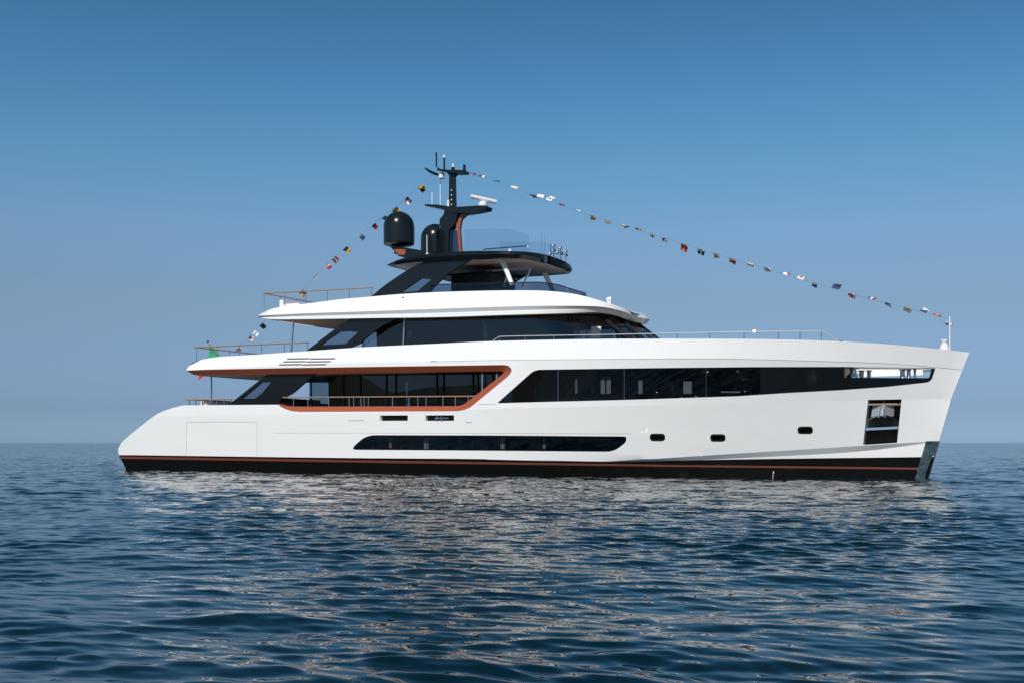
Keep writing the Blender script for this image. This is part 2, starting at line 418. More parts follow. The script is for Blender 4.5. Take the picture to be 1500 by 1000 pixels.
# mullions in the main band
for px in (817, 914, 1034):
    yt, yb = np.interp(px, [783, 1100], [541, 537.4]), np.interp(px, [800, 900, 1080], [588, 585.6, 579.8])
    a = trace([(px, yt), (px, (yt + yb) / 2), (px, yb)], bh); mu = MB(); mu.tube([(q[0], q[1] + 0.03, q[2]) for q in a], 0.012, 6)
    both(mu, "mullion", M['dsteel'], yacht)
for px in (556, 602, 620, 674, 730, 776, 790, 850):
    a = trace([(px, 637.5), (px, 659)], bh); mu = MB(); mu.tube([(q[0], q[1] + 0.03, q[2]) for q in a], 0.01, 6)
    both(mu, "mullion", M['blackmatt'], yacht)
for h in holes[2:5]:
    g = MB(); skin(g, h, [], bh, (), 0.4, 0.3, 0.06); pn = g.build("porthole", M['glass'], yacht); pm = g.mirrored().build("porthole", M['glass'], yacht)
    c = np.mean(h, axis=0)
    r = MB(); inner = [(c[0] + (x - c[0]) * 0.80, c[1] + (z - c[1]) * 0.70) for x, z in h]
    oute = [(c[0] + (x - c[0]) * 1.0, c[1] + (z - c[1]) * 1.0) for x, z in h]
    r.grid([[(x, -bh(x, z) + 0.055, z) for x, z in oute + oute[:1]], [(x, -bh(x, z) + 0.02, z) for x, z in inner + inner[:1]], [(x, -bh(x, z) + 0.058, z) for x, z in inner + inner[:1]]], 0, False)
    r.build("rim", M['blackmatt'], pn); r.mirrored().build("rim", M['blackmatt'], pm)
# the two mooring slots
for k, h in enumerate(holes[5:7]):
    s = MB(); skin(s, h, [], bh, (), 0.4, 0.3, 0.155); a, bb = both(s, "mooring_slot", M['blackmatt'], yacht)
    if k == 1:
        f = MB(); q = trace([(636, 611.8), (656, 611.6)], bh); f.tube([(p[0], p[1] + 0.05, p[2]) for p in q], 0.03, 8)
        for px in (640.5, 647):
            q = trace([(px, 606.8), (px, 616.6)], bh); f.tube([(p[0], p[1] - 0.01, p[2]) for p in q], 0.018, 8)
        f.build("fairlead", M['steel'], a); f.mirrored().build("fairlead", M['steel'], bb)
# anchor pocket
pk = MB(); skin(pk, holes[7], [], bh, (), 0.5, 0.4, 0.54); pa, pb_ = both(pk, "anchor_pocket", M['blackmatt'], yacht)
def pocket_pt(u, v, off):    # u,v in 0..1 across the pocket
    a = np.array(POCK, float); top = a[0] + (a[1] - a[0]) * u; bo = a[3] + (a[2] - a[3]) * u
    px, py = top + (bo - top) * v; q = trace([(px, py)], bh)[0]; return (q[0], q[1] + off, q[2])
gr = MB()
for i in range(11):
    u = 0.06 + 0.088 * i; gr.tube([pocket_pt(u, 0.70, 0.05), pocket_pt(u, 0.985, 0.05)], 0.022, 6)
for sgn, par in ((0, pa), (1, pb_)): (gr if not sgn else gr.mirrored()).build("grating", M['blackmatt'], par)
sh = MB(); sh.grid([[pocket_pt(u, 0.625, 0.02) for u in (0.02, .5, 0.98)], [pocket_pt(u, 0.68, 0.0) for u in (0.02, .5, 0.98)], [pocket_pt(u, 0.69, 0.3) for u in (0.02, .5, 0.98)], [pocket_pt(u, 0.62, 0.5) for u in (0.02, .5, 0.98)], [pocket_pt(u, 0.625, 0.02) for u in (0.02, .5, 0.98)]], 0)
sh.build("roller_shelf", M['steel'], pa); sh.mirrored().build("roller_shelf", M['steel'], pb_)
an = MB()      # plough anchor seen from below: two flukes meeting on a spine, shank above, curved lower lip
for s in (-1, 1):
    cu = 0.45
    A = [pocket_pt(cu, 0.10, 0.10), pocket_pt(cu + s * 0.05, 0.40, 0.02), pocket_pt(cu + s * 0.33, 0.10, 0.26), pocket_pt(cu + s * 0.34, 0.38, 0.22), pocket_pt(cu, 0.36, 0.0)]
    B = [(x, y + 0.08, z) for x, y, z in A]
    an.add(A + B, [(0, 1, 3, 2), (0, 4, 1), (5, 7, 8, 6), (5, 6, 9), (0, 2, 7, 5), (2, 3, 8, 7), (3, 1, 6, 8), (1, 4, 9, 6)])
an.tube([pocket_pt(0.45, 0.02, 0.3), pocket_pt(0.45, 0.2, 0.06), pocket_pt(0.45, 0.37, 0.0)], [0.05, 0.07, 0.09], 10)
for s, par in ((0, pa), (1, pb_)): (an if not s else an.mirrored()).build("anchor", M['galv'], par, angle=20)
lp = MB(); lp.tube([pocket_pt(u, 0.46 - 0.10 * math.sin((u - 0.05) / 0.8 * math.pi), 0.1) for u in np.linspace(0.05, 0.85, 12)], 0.035, 8)
for i in range(4): lp.tube([pocket_pt(0.9, 0.06 + 0.09 * i, 0.12), pocket_pt(0.9, 0.10 + 0.09 * i, 0.12)], 0.03, 8)
lp.build("anchor_lip", M['blackmatt'], pa); lp.mirrored().build("anchor_lip", M['blackmatt'], pb_)

# seams and small marks on the topsides
def seam(pts, name="seam", wpx=0.45, m='seam'):
    s = MB(); t = trace(dens(pts, 10), bh); s.tube([(p[0], p[1] - 0.001, p[2]) for p in t], wpx / 34.0, 5); s.build(name, M[m], yacht); s.mirrored().build(name, M[m], yacht)
seam([(273, 617.5), (376.5, 617.2), (376.5, 667)], "side_hatch_seam", 0.22); seam([(273, 617.5), (273, 666)], "side_hatch_seam", 0.22)
seam(smooth_line([(630, 529.5), (720, 527.5), (880, 525.8), (1030, 525), (1130, 526.7), (1300, 532.2), (1408, 541)], 10), "rail_groove", 0.22)
seam([(510, 615.4), (533, 615.3)], "hull_vent", 0.35); seam([(682, 618), (691, 618)], "hull_vent", 0.4); seam([(631, 529), (640, 528.8)], "rail_light", 0.5)
seam([(700, 591.6), (727, 591)], "rail_groove", 0.25); seam([(400, 633.4), (600, 633.6), (925, 634.6)], "rub_line", 0.18)
for (xa, xb, y) in ((420, 490.5, 525.3), (414.5, 484, 529.6), (408.5, 477, 533.8)):
    v = MB()
    for (a, c) in ((xa, xa + 33), (xa + 33.8, xb)):
        t0 = trace(dens([(a + 1, y - 0.8), (c + 1, y - 1.2)], 10), bh); t1 = trace(dens([(a, y + 0.8), (c, y + 0.4)], 10), bh)
        v.grid([[(p[0], p[1] - 0.006, p[2]) for p in t0], [(p[0], p[1] - 0.006, p[2]) for p in t1]], 0, True)
    v.build("vent_slat", M['blackmatt'], yacht); v.mirrored().build("vent_slat", M['blackmatt'], yacht)

# ------------------------------------------------------------------ copper frame round the side deck
def ringpts(opx, ipx, din):
    o = trace(opx, bh); i = trace(ipx, lambda X, Z: bh(X, Z) - din); return o, i
o_px = dens([(273, 542.2), (300, 541), (420, 538.5), (700, 534.6), (738, 534)], 8) + [(744, 535), (748.5, 538.5), (749.5, 542), (748, 546), (744, 551)] + dens([(744, 551), (694, 592)], 8)[1:] + [(688, 596.5), (680, 599.8), (670, 601.6)] + dens([(670, 601.6), (440, 602.6)], 8)[1:] + [(428, 601.6), (418, 598.5), (411, 594.8), (408, 592)]
def inner_of(px, py, k):
    return None
i_px = []
io = [(273, 542.2, 284, 548.6), (300, 541, 302, 548.9), (420, 538.5, 420, 547.4), (700, 534.6, 700, 543.6), (733, 534.1, 728, 543.4), (738, 534, 734, 543.6), (744, 535, 737, 544.2), (748.5, 538.5, 738, 545), (749.5, 542, 737.5, 546), (748, 546, 736, 547.8), (744, 551, 732, 551), (694, 592, 684, 588.5), (688, 596.5, 679, 591.6), (680, 599.8, 674, 593.4), (670, 601.6, 667, 594.2), (440, 602.6, 440, 594.8), (428, 601.6, 428, 594.6), (418, 598.5, 420, 594), (411, 594.8, 413, 592.6), (408, 592, 409, 591)]
o_l, i_l = [], []
for a, c in zip(io[:-1], io[1:]):
    k = max(1, int(math.hypot(c[0] - a[0], c[1] - a[1]) / 8))
    for j in range(k):
        q = [a[n] + (c[n] - a[n]) * j / k for n in range(4)]; o_l.append(q[:2]); i_l.append(q[2:])
o_l.append(io[-1][:2]); i_l.append(io[-1][2:])
fo, fi = ringpts(o_l, i_l, 0.16)
fr = MB()
fr.grid([[tuple(p) for p in fo], [tuple(p) for p in fi], [(p[0], p[1] + 0.22, p[2]) for p in fi]], 0, False)
fr.grid([[(p[0], p[1], p[2]) for p in fo], [(p[0], p[1] + 0.3, p[2]) for p in fo]], 0, True)
both(fr, "copper_frame", M['copper'], yacht, angle=25)

# ------------------------------------------------------------------ decks, soffits, interior cores
def deckplate(name, x0, x1, zf, bf, m, n=40, thick=0.08):
    d = MB(); xs = np.linspace(x0, x1, n)
    top = [[(x, -max(bf(x, zf(x)), 0.01), zf(x)) for x in xs], [(x, max(bf(x, zf(x)), 0.01), zf(x)) for x in xs]]
    d.grid(top, 0); d.grid([[(x, y, z - thick) for x, y, z in r] for r in top], 0, True)
    for r, fl in ((top[0], False), (top[1], True)): d.grid([r, [(x, y, z - thick) for x, y, z in r]], 0, fl)
    for k in (0, -1): d.add([top[0][k], top[1][k], (top[1][k][0], top[1][k][1], top[1][k][2] - thick), (top[0][k][0], top[0][k][1], top[0][k][2] - thick)], [(0, 1, 2, 3)])
    return d.build(name, m, yacht, smooth=False)
XA = tr[0][0]                                # forward end of the stern slope
ZM = P(420, 596, -3.5)[2]                    # main deck level
deckplate("main_deck", XA - 0.1, XS(ZM) - 1.2, lambda x: ZM - 0.12, lambda x, z: bh(x, z) - 0.12, M['deckteak'])
ZUB = lambda x: zlev(4, x) - 0.05            # upper deck slab (soffit under it)
XN = P(276, 541, -3.4)[0]
XF = P(745, 545, -3.6)[0]
def soff_b(x, z): return bh(x, zlev(4, x)) - 0.30
redz = lambda x: float(np.interp(x, fi[:40, 0], fi[:40, 2]))
deckplate("upper_deck_soffit", XN + 0.35, XF + 1.0, lambda x: redz(x) + 0.10, soff_b, M['soffit2'])
deckplate("upper_deck", XN + 0.15, P(1228, 540, -1.6)[0], lambda x: zlev(5, x) - 0.22, lambda x, z: bh(x, z) - 0.04, M['deckteak'], 60)
# aft face of the overhang between its two sides
ov = MB()
ap = trace(smooth_line([(295, 526.5), (281, 532), (277, 535.5), (274, 540), (273, 542.2)], 3), bh)
ap2 = fi[0]
cs = [[(p[0] - 0.28 * (1 - (abs(y) / abs(p[1])) ** 4), y, p[2]) for y in np.linspace(p[1], -p[1], 15)] for p in ap]
ov.grid(cs, 0, True); ov.build("overhang_end", M['white'], yacht)
oc = MB(); e0 = cs[-1]; oc.grid([e0, [(x + (ap2[0] - ap[-1][0]), y * (ap2[1] / ap[-1][1]), ap2[2]) for x, y, z in e0]], 0, True)
oc.build("overhang_trim", M['copper'], yacht)
# interior cores behind the glass
def core(name, x0, x1, z0, z1, bf, m):
    c = MB(); xs = np.linspace(x0, x1, 24)
    a = [[(x, -bf(x), z0) for x in xs], [(x, -bf(x), z1) for x in xs], [(x, bf(x), z1) for x in xs], [(x, bf(x), z0) for x in xs], [(x, -bf(x), z0) for x in xs]]
    c.grid(a, 0, True)
    for k in (0, -1): c.add([a[j][k] for j in range(4)], [(0, 1, 2, 3)])
    return c.build(name, m, yacht, smooth=False)
XB0 = P(735, 570, -3.6)[0]; XB1 = P(1228, 560, -1.8)[0]
core("cabin_bulkhead", XB0, XB1, 1.0, zlev(5, 3) - 0.5, lambda x: max(bh(x, 3.0) - 1.0, 0.2), M['cab'])
core("lower_bulkhead", P(500, 650, -3.6)[0], P(925, 650, -3.6)[0], 0.9, 2.3, lambda x: min(2.9, bh(x, 0.9) - 0.55), M['dark'])
# saloon: glass wall inboard of the side deck
ZC = redz(0) + 0.05
XG0 = P(453, 570, -2.6)[0]
zs0, zs1 = ZM - 0.12, ZC
wall = MB(); wall.grid([[(x, -2.6, zs1) for x in np.linspace(XG0, XF + 0.8, 20)], [(x, -2.6, zs0) for x in np.linspace(XG0, XF + 0.8, 20)]], 0, True)
both(wall, "saloon_window", M['glass2'], yacht)
for px in (456, 503, 528, 566, 580, 640, 650, 693, 700, 722):
    q = P(px, 580, -2.62); mu = MB(); mu.box((q[0], -2.63, (zs0 + zs1) / 2), (0.05, 0.05, zs1 - zs0)); both(mu, "saloon_mullion", M['blackmatt'], yacht, smooth=False)
for px in (706.5, 728):
    q = P(px, 565, -2.75); mu = MB(); mu.tube([(q[0], -2.75, zs0), (q[0], -2.75, zs1)], 0.03, 8); both(mu, "side_deck_post", M['steel'], yacht)
cw = MB(); cw.box((P(520, 570, -1)[0], 0, (zs0 + zs1) / 2), (2.0, 3.2, zs1 - zs0)); cw.build("saloon_bulkhead", M['cab'], yacht, smooth=False)
cw = MB(); cw.box((P(640, 570, -1)[0], 0.6, (zs0 + zs1) / 2), (3.0, 2.6, zs1 - zs0)); cw.build("saloon_bulkhead", M['cab'], yacht, smooth=False)

# black fins at the sides (glass wing panels), each with a lighter pane
def fin(opx, hpx, y, th=0.10, pane='fglass'):
    o = ccw(xzf(dens(opx, 8, True), y)); h = ccw(xzf(dens(hpx, 6, True), y)) if hpx else None
    f = MB(); panel(f, o, [h] if h else [], flat(y), 0, th, 0, 0.6, 0.5); a, b_ = both(f, "side_fin", M['black'], yacht, angle=20)
    if h:
        g = MB(); skin(g, h, [], flat(y), (), 0.6, 0.5, 0.04); g.build("fin_window", M[pane], a); g.mirrored().build("fin_window", M[pane], b_)
    return a
fin(fillet([(334.5, 592.5), (393, 546), (464, 545), (446, 560), (427, 577), (411, 583), (407.5, 592.5)], [1, 2, 1, 6, 8, 8, 1]), [(354.5, 583.5), (383, 559.5), (397, 559), (384, 575), (374, 583)], 3.42)
fin(fillet([(447, 515), (486, 485), (514, 466.5), (586, 464.5), (560, 477), (536, 494), (528, 503), (512, 509.5), (498, 512.6)], [1, 8, 2, 1, 6, 6, 4, 6, 4]), fillet([(469.5, 505.3), (497, 486), (527, 484), (506, 503.6)], 2), 3.05)
fin(fillet([(540, 437.6), (562, 419), (588, 401), (612, 387), (634, 379), (700, 374), (656, 401), (633, 423), (629.5, 428.6), (622, 432), (600, 434.6)], [1, 10, 10, 10, 6, 1, 8, 3, 3, 6, 4]), fillet([(587, 428.4), (617, 408), (632, 409.6), (612, 426.5)], 2), 2.5)

# ------------------------------------------------------------------ upper house and its roof
def sline(pts, hfun, n=90, xr=None):
    """sample a pixel line left to right; half-breadth hfun(t); returns points on the near side"""
    sm = np.array(smooth_line(pts, 4)); x0, x1 = sm[0, 0], sm[-1, 0]; o = []
    for t in (0.5 - 0.5 * np.cos(np.linspace(0, math.pi, n))):
        px = x0 + (x1 - x0) * t; py = np.interp(px, sm[:, 0], sm[:, 1]); o.append(P(px, py, -hfun(t)))
    return np.array(o)
def hb(B, aft, ta, tf, pw=2.2):
    def f(t):
        v = B
        if t < ta: v = aft + (B - aft) * math.sqrt(max(0, 1 - (1 - t / ta) ** 2))
        if t > tf: v = B * max(0, 1 - ((t - tf) / (1 - tf)) ** pw) ** (1 / pw)
        return v
    return f
top = sline([(380, 460), (385, 458), (393, 454.5), (402, 451.5), (420, 448.4), (440, 446), (460, 443.6), (500, 438.5), (538, 435.2), (580, 431.5), (630, 428.6), (690, 426.6), (750, 425.6), (800, 426.4), (842, 431), (880, 440.5), (908, 449.5), (924, 455.5)], hb(3.0, 2.7, .05, .70))
cre = sline([(378, 463), (400, 461.5), (450, 459), (530, 456.5), (640, 452.6), (720, 450), (800, 448), (862, 448.4), (888, 450.4), (912, 456), (927, 462)], hb(3.25, 2.9, .05, .72))
lip = sline([(380, 465.4), (400, 467.6), (450, 467.4), (530, 466.2), (640, 464.6), (740, 461.4), (830, 458.8), (870, 457.6), (894, 460.4), (912, 465.5), (922, 470)], hb(3.2, 2.85, .05, .70))
rf = MB()
def cen(l, dz): return [(p[0], 0.0, p[2] + dz) for p in l]
tl = [tuple(p) for p in top]; cl = [tuple(p) for p in cre]; ll = [tuple(p) for p in lip]
mid = [((a[0] + b_[0]) / 2, (a[1] + b_[1]) / 2 - 0.03, (a[2] + b_[2]) / 2) for a, b_ in zip(tl, cl)]
rf.grid([tl, mid, cl], 0, True)
li = [(a[0] * .5 + b_[0] * .5, a[1] * .5 + b_[1] * .5 + 0.05, a[2] * .5 + b_[2] * .5) for a, b_ in zip(cl, ll)]
rf.grid([cl, li], 0, True); rf.grid([li, [(p[0], p[1] - 0.015, p[2] - 0.01) for p in li], ll], 0, True)
inn = [(p[0], p[1] * 0.93, p[2] + 0.005) for p in ll]
rf.grid([ll, inn], 0, True)
rf.grid([tl, [(p[0], p[1] * .95, p[2] - 0.02) for p in tl]], 0, False)
rf.grid([[(p[0], p[1] * .95, p[2] - 0.02) for p in tl], cen(tl, -0.05)], 0, False)
rm = rf.mirrored(); rf.merge(rm)
rf.grid([[tl[0], mid[0], cl[0], ll[0]], [(q[0] - 0.25, 0, q[2]) for q in (tl[0], mid[0], cl[0], ll[0])], [(q[0], -q[1], q[2]) for q in (tl[0], mid[0], cl[0], ll[0])]], 0)
rf.build("upper_roof", M['white'], yacht, angle=22)
so = MB(); so.grid([inn, [(p[0], -p[1], p[2]) for p in inn]], 0, True); so.build("roof_soffit", M['soffit2'], yacht)

gt = sline([(530, 463), (640, 461.5), (740, 459.5), (825, 457.4), (866, 456.8), (905, 461)], hb(2.72, 2.72, .01, .62, 2.3))
gbt = sline([(530, 511), (640, 505.5), (740, 501), (850, 499), (948, 498), (955, 498)], hb(2.78, 2.78, .01, .66, 2.3))
hg = MB(); hg.grid([[tuple(p) for p in gt], [tuple(p * .5 + q * .5) for p, q in zip(gt, gbt)], [tuple(p) for p in gbt]], 0, True)
hgm = hg.mirrored(); hg.merge(hgm); hg.build("wheelhouse_window", M['glass2'], yacht, angle=60)
def hpost(pt, pb, r, m, name="house_mullion", inset=0.04):
    """mullion behind the glass, from pixel column pt at the roof to pb at the sill"""
    def at(l, px): return min(l, key=lambda p: abs(proj(p)[0] - px))
    a, c = at(gt, pt), at(gbt, pb); mu = MB(); mu.tube([(a[0], a[1] + inset, a[2]), (c[0], c[1] + inset, c[2])], r, 6); both(mu, name, M[m], yacht)
hpost(591, 591, 0.05, 'dsteel', inset=-0.03)
for px, r in ((674, .02), (754, .016), (637, .02), (834, .05), (838, .03)): hpost(px, px, r, 'rubber')
hpost(710, 710, 0.022, 'dsteel'); hpost(857, 857, 0.02, 'rubber')
for pt, pb in ((874, 920), (900, 942)): hpost(pt, pb, 0.10, 'rubber', "windscreen_pillar", 0.06)
hc = MB(); hx0, hx1 = P(565, 480, -1)[0], P(800, 480, -1)[0]; hc.box(((hx0 + hx1) / 2, 0, (gt[10][2] + gbt[10][2]) / 2), (hx1 - hx0, 3.4, 2.2)); hc.build("house_bulkhead", M['cab'], yacht, smooth=False)
# black strip standing in for the lip's shade on the glass
bs = MB(); bs.grid([[(p[0], p[1] - 0.03, p[2] + 0.02) for p in gt], [(p[0], p[1] - 0.035, p[2] - 0.17) for p in gt]], 0, True); bsm = bs.mirrored(); bs.merge(bsm); bs.build("lip_shade_strip", M['blackmatt'], yacht, angle=60)

# ------------------------------------------------------------------ sun deck: wind screen, hardtop
wt = sline([(630, 417), (690, 415.6), (740, 414.4), (780, 413.6), (800, 414.6), (820, 418), (832, 422)], hb(2.55, 2.55, .01, .45, 2.2), 60)
wb = sline([(628, 429.5), (690, 427.4), (750, 426.4), (800, 427.2), (838, 434)], hb(2.62, 2.62, .01, .45, 2.2), 60)
ws = MB(); ws.grid([[tuple(p) for p in wt], [tuple(p) for p in wb]], 0, True); wm = ws.mirrored(); ws.merge(wm)
wso = ws.build("wind_screen", M['glass2'], yacht, angle=60)
wr = MB(); wr.tube([tuple(p) for p in wt] + [(p[0], -p[1], p[2]) for p in wt[::-1][1:]], 0.02, 6); wr.build("screen_rail", M['blackmatt'], wso)

ht = sline([(567.5, 387.5), (578, 383), (589, 379), (619, 373.2), (655, 369.6), (690, 368), (735, 367.8), (772, 369.4), (791, 373.4), (804, 378)], hb(2.62, 2.6, .01, .58, 2.3), 80)
hbm = sline([(568.5, 389.8), (590, 386.6), (620, 383.6), (655, 381.6), (690, 380.2), (735, 378), (765, 379.6), (791, 384.6), (803, 388)], hb(2.60, 2.58, .01, .58, 2.3), 80)
hd = MB(); a = [tuple(p) for p in ht]; c = [tuple(p) for p in hbm]
me_ = [((p[0] + q[0]) / 2 + (0.05 if p[0] > 0 else 0), (p[1] + q[1]) / 2 - 0.06, (p[2] + q[2]) / 2) for p, q in zip(a, c)]
i2 = [(p[0], p[1] * 0.86, p[2] + 0.03) for p in c]
hd.grid([[(p[0], 0, p[2] + 0.10) for p in a], [(p[0], p[1] * .6, p[2] + 0.09) for p in a], [(p[0], p[1] * .93, p[2] + 0.03) for p in a], a, me_, c, i2], 0, True)
hmm = hd.mirrored(); hd.merge(hmm)
hd.grid([[a[0], me_[0], c[0], i2[0]], [(q[0], -q[1], q[2]) for q in (a[0], me_[0], c[0], i2[0])]], 0)
hto = hd.build("hardtop", M['black'], yacht, angle=35)
hs = MB(); hs.grid([[(p[0], p[1], p[2] - 0.004) for p in i2], [(p[0], -p[1], p[2] - 0.004) for p in i2]], 0, True); hs.build("hardtop_soffit", M['soffit'], hto)
# raised aft wings carrying the domes
for s in (-1, 1):
    y0 = -1.85 * 1
    wng = MB(); pts = [(577.5, 362.5), (592, 363.4), (640, 371.5), (655, 378), (600, 380), (590, 377)]
    o = ccw(xzf(pts, 1.5)); wp = MB(); panel(wp, o, [], flat(1.85), 0, 0.75, 0, 2, 2)
    cp = ccw(xzf([(583, 367), (601, 367.6), (600, 375), (591, 375.6)], 1.5)); skin(wp, cp, [], flat(1.85), (), 2, 2, -0.008, 1)
    (wp if s < 0 else wp.mirrored()).build("dome_wing", [M['black'], M['copper']], yacht, angle=20)
# satellite domes
dc = P(584.5, 362, -1.5); rr = 22.6 / (F / ((dc - CAM) @ FWD)); hh = 51.0 / (F / ((dc - CAM) @ FWD))
prof = [(0.16, -0.10), (0.2, 0.0), (rr * .55, 0.02), (rr * .9, 0.05), (rr * .985, 0.10), (rr, 0.2)] + [(rr, hh - rr * 1.02)] + [(rr * math.cos(t), hh - rr * 1.02 + rr * 1.02 * math.sin(t)) for t in np.linspace(0.12, 1.5, 12)]
for s in (1, -1):
    d = MB(); d.lathe(prof, (dc[0], dc[1] * s, dc[2] + 0.02), 48); do = d.build("satellite_dome", M['dome'], yacht, angle=40)
    p_ = MB(); p_.lathe([(0.22, -0.28), (0.16, -0.1), (0.2, 0.01)], (dc[0], dc[1] * s, dc[2]), 20); p_.build("pedestal", M['blackmatt'], do)
# posts and things under the hardtop
pst = MB(); q0, q1 = P(735, 379, -2.0), P(750, 417, -2.1); pst.tube([tuple(q0), tuple(q1)], [0.11, 0.09], 12); both(pst, "hardtop_post", M['wplastic'], yacht)

# ------------------------------------------------------------------ mast
def slab(opx, y, hw0, mats, name, parent=yacht, hw1=None, m=0):
    """solid centred on plane Y=y, half width hw"""
    o = ccw(xzf(opx, -y)); s = MB(); panel(s, o, [], flat(-y + hw0), 0, hw0 * 2, m, 3, 3); return s.build(name, mats, parent, angle=25)
mast = slab(fillet([(645, 372), (647.5, 322), (653, 316), (655, 308), (671, 308), (674, 314), (669, 330), (661, 338), (660, 372)], 1.5), 0.0, 0.2, M['black'], "mast")
slab(fillet([(659, 308), (659.5, 258), (656, 253.5), (672, 253.5), (666.5, 259), (667.5, 308)], 1.0), 0.0, 0.10, M['black'], "mast_shaft", mast)
slab(fillet([(669, 331), (676, 315), (692, 311), (683, 316.5), (677, 322), (674.5, 336), (677, 372), (674, 372), (671, 338)], 1.0), 0.0, 0.08, M['copper'], "mast_trim", mast)
slab([(660.5, 338), (671, 338), (674, 372), (660.5, 372)], 0.0, 0.14, M['fglass'], "mast_glazing", mast)
slab(fillet([(626.3, 301), (645, 301.6), (669, 305.2), (690, 304), (708, 302.8), (717.6, 303.6), (716, 308.6), (700, 312), (684, 314.4), (664, 313), (652, 308.6), (640, 305.8), (627, 303.6)], 1.0), 0.0, 0.26, M['black'], "radar_platform", mast)
slab(fillet([(644, 249), (660, 250.6), (684, 251), (684, 254.8), (672, 255.6), (660, 255), (644, 251.6)], 0.8), 0.0, 0.22, M['black'], "cross_arm", mast)
def rod(pts, y, r, m, name, parent=mast, n=8):
    s = MB(); s.tube([tuple(P(px, py, y)) for px, py in pts], r, n); return s.build(name, M[m], parent)
rod([(639.2, 223.6), (639.4, 243.5), (641, 246.5), (646, 249.5)], 0, 0.035, 'black', "antenna"); rod([(650.7, 231), (650.8, 249.5)], 0, 0.04, 'black', "antenna")
rod([(650.7, 227.6), (650.7, 231.4)], 0, 0.055, 'wplastic', "antenna_tip"); rod([(663.6, 240.5), (663.6, 246)], 0, 0.045, 'wplastic', "mast_light")
rod([(663.6, 245.5), (663.6, 251)], 0, 0.085, 'black', "light_base"); rod([(680.3, 241.6), (680.3, 251)], 0, [0.055, 0.075], 'black', "horn")
rod([(622.6, 246.6), (628, 250.5), (636, 254.4), (642, 256.5)], -0.3, [0.03, 0.055, 0.06, 0.05], 'black', "cross_spar")
s = MB(); q = P(647, 258, 0); s.lathe([(0.05, -0.13), (0.12, -0.1), (0.13, 0.0), (0.11, 0.1), (0.03, 0.14)], tuple(q), 16); s.build("sensor", M['wplastic'], mast)
rod([(644.9, 262), (644.9, 301.5)], 0, 0.019, 'wplastic', "whip_antenna"); rod([(632.9, 282), (632.9, 301.5)], -0.1, 0.019, 'wplastic', "whip_antenna"); rod([(656.6, 293.5), (656.6, 303)], -0.1, 0.05, 'wplastic', "sensor")
s = MB(); q = P(707.5, 302.6, 0); s.lathe([(0.19, 0), (0.2, 0.05), (0.18, 0.16), (0.12, 0.20)], tuple(q), 24)
radar = s.build("radar", M['wplastic'], mast)
s = MB(); q0, q1 = P(689.5, 287.8, -0.35), P(727, 296.2, 0.35); s.tube([tuple(q0), tuple(q0 * .5 + q1 * .5), tuple(q1)], [0.085, 0.09, 0.085], 8); s.build("radar_scanner", M['wplastic'], radar)
for y in (278, 285, 292, 299): rod([(661.3, y), (661.5, y + 1.8)], -0.31, 0.022, 'wplastic', "mast_lamp")
# clear wind panels, rails, whips and lamps on the hardtop
zt = P(700, 368, -1.6)
gp = MB(); A_ = [P(px, py, -1.6) for px, py in ((680, 336), (717, 335), (745, 335.6), (775, 344))]; B_ = [P(px, py, -1.6) for px, py in ((680, 369), (717, 369), (745, 369), (775, 370))]
gp.grid([[tuple(p) for p in A_], [tuple(p) for p in B_]], 0, True); gpo = gp.build("wind_panel", M['glassclear'], hto, smooth=False)
gp.mirrored().build("wind_panel", M['glassclear'], hto, smooth=False)
rod([(708, 365.5), (740, 362.8), (771, 360.4), (774, 362), (774.5, 370)], -1.9, 0.025, 'steel', "roof_rail", hto)
rod([(793.4, 341), (793.6, 375)], -0.8, 0.008, 'dsteel', "whip_antenna", hto); rod([(797.6, 344), (797.6, 376)], -0.4, 0.006, 'dsteel', "whip_antenna", hto)
rod([(625.3, 344.5), (625.5, 373)], -2.3, 0.016, 'wplastic', "whip_antenna", hto)
for px, py, y in ((626, 373.5, -2.35), (747, 367.6, -2.3), (653, 375, -2.5)):
    s = MB(); q = P(px, py, y); s.lathe([(0.07, -.02), (0.07, 0.03), (0.03, 0.07)], tuple(q), 12); s.build("roof_lamp", M['wplastic'], hto)
# cluster of floodlights on the front of the hardtop
fx = MB()
for i, (px, py) in enumerate(((806, 371), (811, 360), (812, 367), (817, 369), (821, 363), (823, 371), (829, 368.5), (829.5, 374))):
    q = P(px, py, -1.0 + 0.22 * i); fx.box(tuple(q), (0.09, 0.08, 0.09), 0); fx.box((q[0] - 0.005, q[1] - 0.045, q[2]), (0.06, 0.01, 0.06), 1)
for pts, y in (([(806.5, 358), (806.5, 380)], -1.0), ([(811, 360), (811.5, 380)], -0.8), ([(821, 363), (821.5, 382)], 0.0), ([(829, 368), (829, 384)], .4), ([(806, 371), (829, 374)], -0.3)):
    fx.tube([tuple(P(px, py, y)) for px, py in pts], 0.012, 6, 0)
fx.build("floodlight_cluster", [M['blackmatt'], M['wplastic']], hto, smooth=False)
